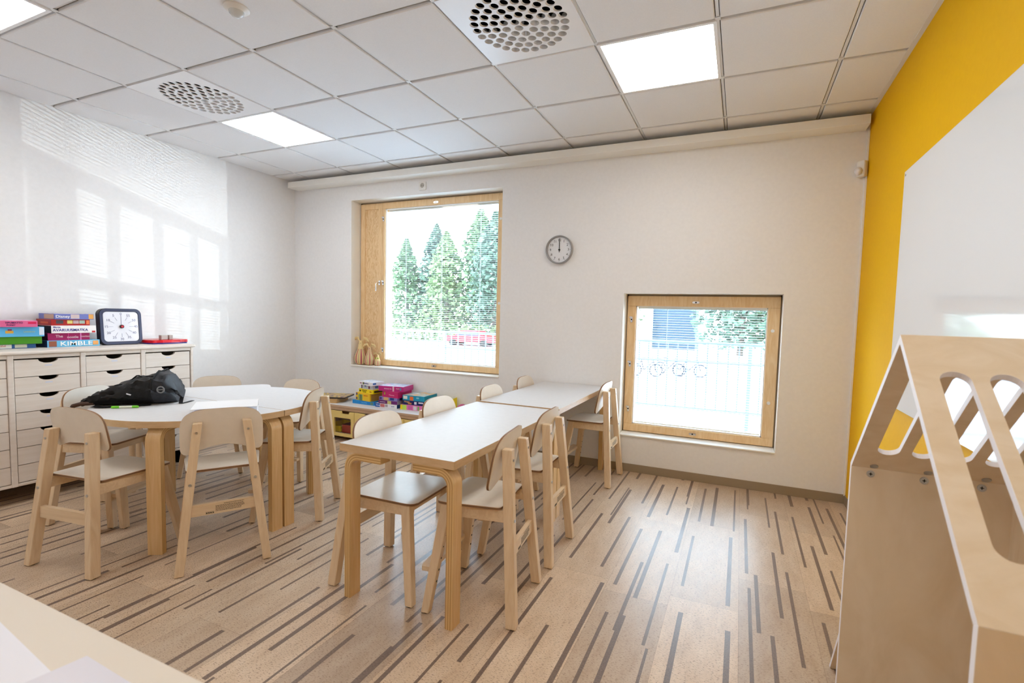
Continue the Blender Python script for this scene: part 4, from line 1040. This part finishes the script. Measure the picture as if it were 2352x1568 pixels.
# ------------------------------------------------------------------ outdoors
GZ = -.45
m = MB(); m.b2((-40, 2.99, GZ-.2), (60, 70, GZ)); g_ = m.build('yard_ground', noisy('pale_pavement', (206, 208, 214), (190, 194, 202), ns=3, rough=.8, spec=.2)); tag(g_, 'bright pale pavement outside the windows', 'ground', kind='structure')
def rail_fence(label, x0, x1, y, ztop, zb, dz=0.0):
    t = thing('yard_railing', label, 'railing', ((x0+x1)/2, y, GZ)); cx = (x0+x1)/2
    wm = C('galvanised', (84, 94, 112), .4)
    m = MB(); m.b2((x0-cx, -.02, ztop-GZ-.035), (x1-cx, .02, ztop-GZ)); m.build('top_rail', wm, t)
    m = MB(); m.b2((x0-cx, -.015, zb-GZ), (x1-cx, .015, zb-GZ+.03)); m.build('bottom_rail', wm, t)
    m = MB(); m.b2((x0-cx, -.012, (ztop+zb)/2+.17-GZ), (x1-cx, .012, (ztop+zb)/2+.20-GZ)); m.build('middle_rail', wm, t)
    m = MB(); x = x0
    while x < x1: m.b2((x-cx-.008, -.008, zb-GZ), (x-cx+.008, .008, ztop-GZ-.03)); x += .125
    m.build('balusters', wm, t)['kind'] = 'stuff'
    x = x0
    while x <= x1+.01:
        m = MB(); m.b2((x-cx-.022, -.022, 0), (x-cx+.022, .022, ztop-GZ)); m.build('post', wm, t); x += 1.5
rail_fence('grey yard railing with thin upright bars beyond the windows', -1.5, 9.0, 5.25, 1.02, .12)
def bicycle(label, x, y, rz):
    t = thing('bicycle', label, 'bicycle', (x, y, GZ), rz, 'bicycles parked beyond the railing')
    dk = C('bike_dark', (12, 16, 28), .4)
    for s in (-.52, .52):
        m = MB(); m.tube([(s+.31*math.cos(a), 0, .32+.31*math.sin(a)) for a in [2*PI*i/28 for i in range(28)]], .034, 8, closed=True)
        for q in range(8): a = PI*q/8; m.tube([(s-.3*math.cos(a), 0, .32-.3*math.sin(a)), (s+.3*math.cos(a), 0, .32+.3*math.sin(a))], .002, 4)
        m.build('wheel', dk, t, smooth=True)
    m = MB()
    for a, b_ in (((-.52, 0, .32), (-.1, 0, .30)), ((-.52, 0, .32), (-.22, 0, .78)), ((-.22, 0, .85), (-.1, 0, .30)), ((-.1, 0, .30), (.36, 0, .74)), ((-.22, 0, .78), (.34, 0, .80)), ((.34, 0, .92), (.52, 0, .32))): m.tube([a, b_], .026, 8)
    m.build('frame', dk, t, smooth=True)
    m = MB(); m.box((-.23, 0, .88), (.24, .12, .04)); m.build('saddle', dk, t, bevel=.015)
    m = MB(); m.tube([(.22, -.26, .98), (.36, -.1, 1.0), (.34, 0, .94), (.36, .1, 1.0), (.22, .26, .98)], .012, 8); m.build('handlebar', dk, t, smooth=True)
    t.scale = (.6, .6, .6); return t
bicycle('dark bicycle parked furthest left behind the railing', 1.75, 13.6, D(12)); bicycle('dark bicycle in the middle of the row behind the railing', 2.35, 14.4, D(-20)); bicycle('dark bicycle at the right end of the row behind the railing', 3.0, 14.2, D(8))
# car
t = thing('red_car', 'small red car parked beyond the yard railing', 'car', (-9.6, 22.4, GZ), D(8))
t.scale = (.72, .72, .6)
rd = C('car_red', (196, 20, 30), .3); gl = C('car_window', (40, 60, 90), .15)
m = MB(); prof = [(-2.0, .35), (-2.05, .75), (-1.75, .92), (-1.1, .98), (-.6, 1.42), (.7, 1.45), (1.25, 1.0), (1.95, .88), (2.05, .6), (2.0, .35)]
m.prism(prof, lambda u, v, w: (u, -w, v), -.8, .8, 0, 0); m.build('car_body', rd, t, bevel=.05)
m = MB(); m.prism([(-.98, .99), (-.56, 1.36), (.64, 1.39), (1.08, 1.0)], lambda u, v, w: (u, -w, v), -.815, .815, 0, 0); m.build('side_windows', gl, t)
for x in (-1.25, 1.3):
    for s in (-1, 1):
        m = MB(); m.tube([(x, s*.62, .32), (x, s*.84, .32)], .32, 20); m.build('wheel', 'black', t, smooth=True)
# small dark shed
t = thing('yard_shed', 'dark-walled shed standing behind the railing, seen through the low window', 'shed', (.75, 29.5, GZ))
m = MB(); m.b2((-1.3, -1, 0), (1.2, 1, 3.6)); m.build('shed_walls', C('shed_wall', (40, 62, 78), .7), t)
m = MB(); m.prism([(-1.5, 3.6), (1.4, 3.6), (1.4, 3.85), (-1.5, 3.75)], lambda u, v, w: (u, -w, v), -1.2, 1.2, 0, 0); m.build('shed_roof', C('shed_roof', (110, 116, 124), .7), t)
# trees: lumpy crowns with a leafy surface
lf = [noisy('leaves_%d' % i, a, b_, ns=14, rough=.7, spec=.2) for i, (a, b_) in enumerate((((112, 138, 96), (62, 86, 62)), ((134, 152, 104), (82, 102, 72)), ((100, 124, 104), (54, 76, 64))))]
def tree(label, x, y, h, r, kind, seed):
    t = thing('tree', label, 'tree', (x, y, GZ), 0, 'trees beyond the yard'); rn = random.Random(seed)
    m = MB(); m.tube([(0, 0, 0), (.1, 0, h*.35), (0, .1, h*.8)], [.16, .12, .04], 8); m.build('trunk', C('bark', (90, 80, 72), .8), t, smooth=True)
    m = MB(); N = 3600
    for i in range(N):
        k = rn.random()**.8; z = h*(.06+.94*k); rr = r*1.05*(1-k**2.1)*(.25+.75*rn.random()); a = rn.random()*2*PI
        p = Vector((rr*math.cos(a)*(1+.25*math.sin(5*k+seed)), rr*math.sin(a), z)); s = rn.uniform(.10, .21)*r/1.8
        d1 = Vector((rn.uniform(-1, 1), rn.uniform(-1, 1), rn.uniform(-.6, .6))).normalized(); d2 = d1.cross(Vector((rn.random(), rn.random(), rn.random()))).normalized()
        m.add([p-d1*s, p-d2*s*.6, p+d1*s, p+d2*s*.6], [(0, 1, 2, 3)])
    m.build('crown', lf[kind], t)
tr = [(-17.4, 26.5, 6.9, 1.9, 0), (-15.6, 27.5, 8.0, 2.0, 2), (-13.9, 26.2, 7.2, 1.9, 1), (-12.1, 27.6, 8.9, 2.1, 0), (-10.3, 26.3, 8.3, 2.0, 2), (-8.7, 27.8, 9.6, 2.0, 1), (-2.9, 26.6, 6.8, 2.1, 0), (4.4, 26, 6.4, 2.1, 2), (7.0, 27, 7.2, 2.1, 0), (9.6, 26, 6.0, 2.1, 1)]
pos = ['at the far left edge of the tall window', 'second from the left in the tall window', 'short and light green left of the middle of the tall window', 'right of the middle of the tall window', 'behind the red car in the tall window', 'tallest one, at the right edge of the tall window', 'at the left edge of the low window', 'just right of the dark shed in the low window', 'in the right half of the low window', 'at the right edge of the low window']
for i, (x, y, h, r, k) in enumerate(tr): tree('leafy tree '+pos[i], x, y, h, r, k, i*7+1)
m = MB(); rn = random.Random(5)
for i in range(2600):
    p = Vector((rn.uniform(-20, -4), rn.uniform(24.0, 24.9), rn.uniform(0, 1.1))); s = rn.uniform(.08, .17)
    d1 = Vector((rn.uniform(-1, 1), rn.uniform(-1, 1), rn.uniform(-.6, .6))).normalized(); d2 = d1.cross(Vector((rn.random(), rn.random(), rn.random()))).normalized()
    m.add([p-d1*s, p-d2*s*.6, p+d1*s, p+d2*s*.6], [(0, 1, 2, 3)])
tag(m.build('hedge', lf[1], loc=(0, 0, GZ)), 'low green hedge running along the far side of the yard', 'hedge', kind='stuff')
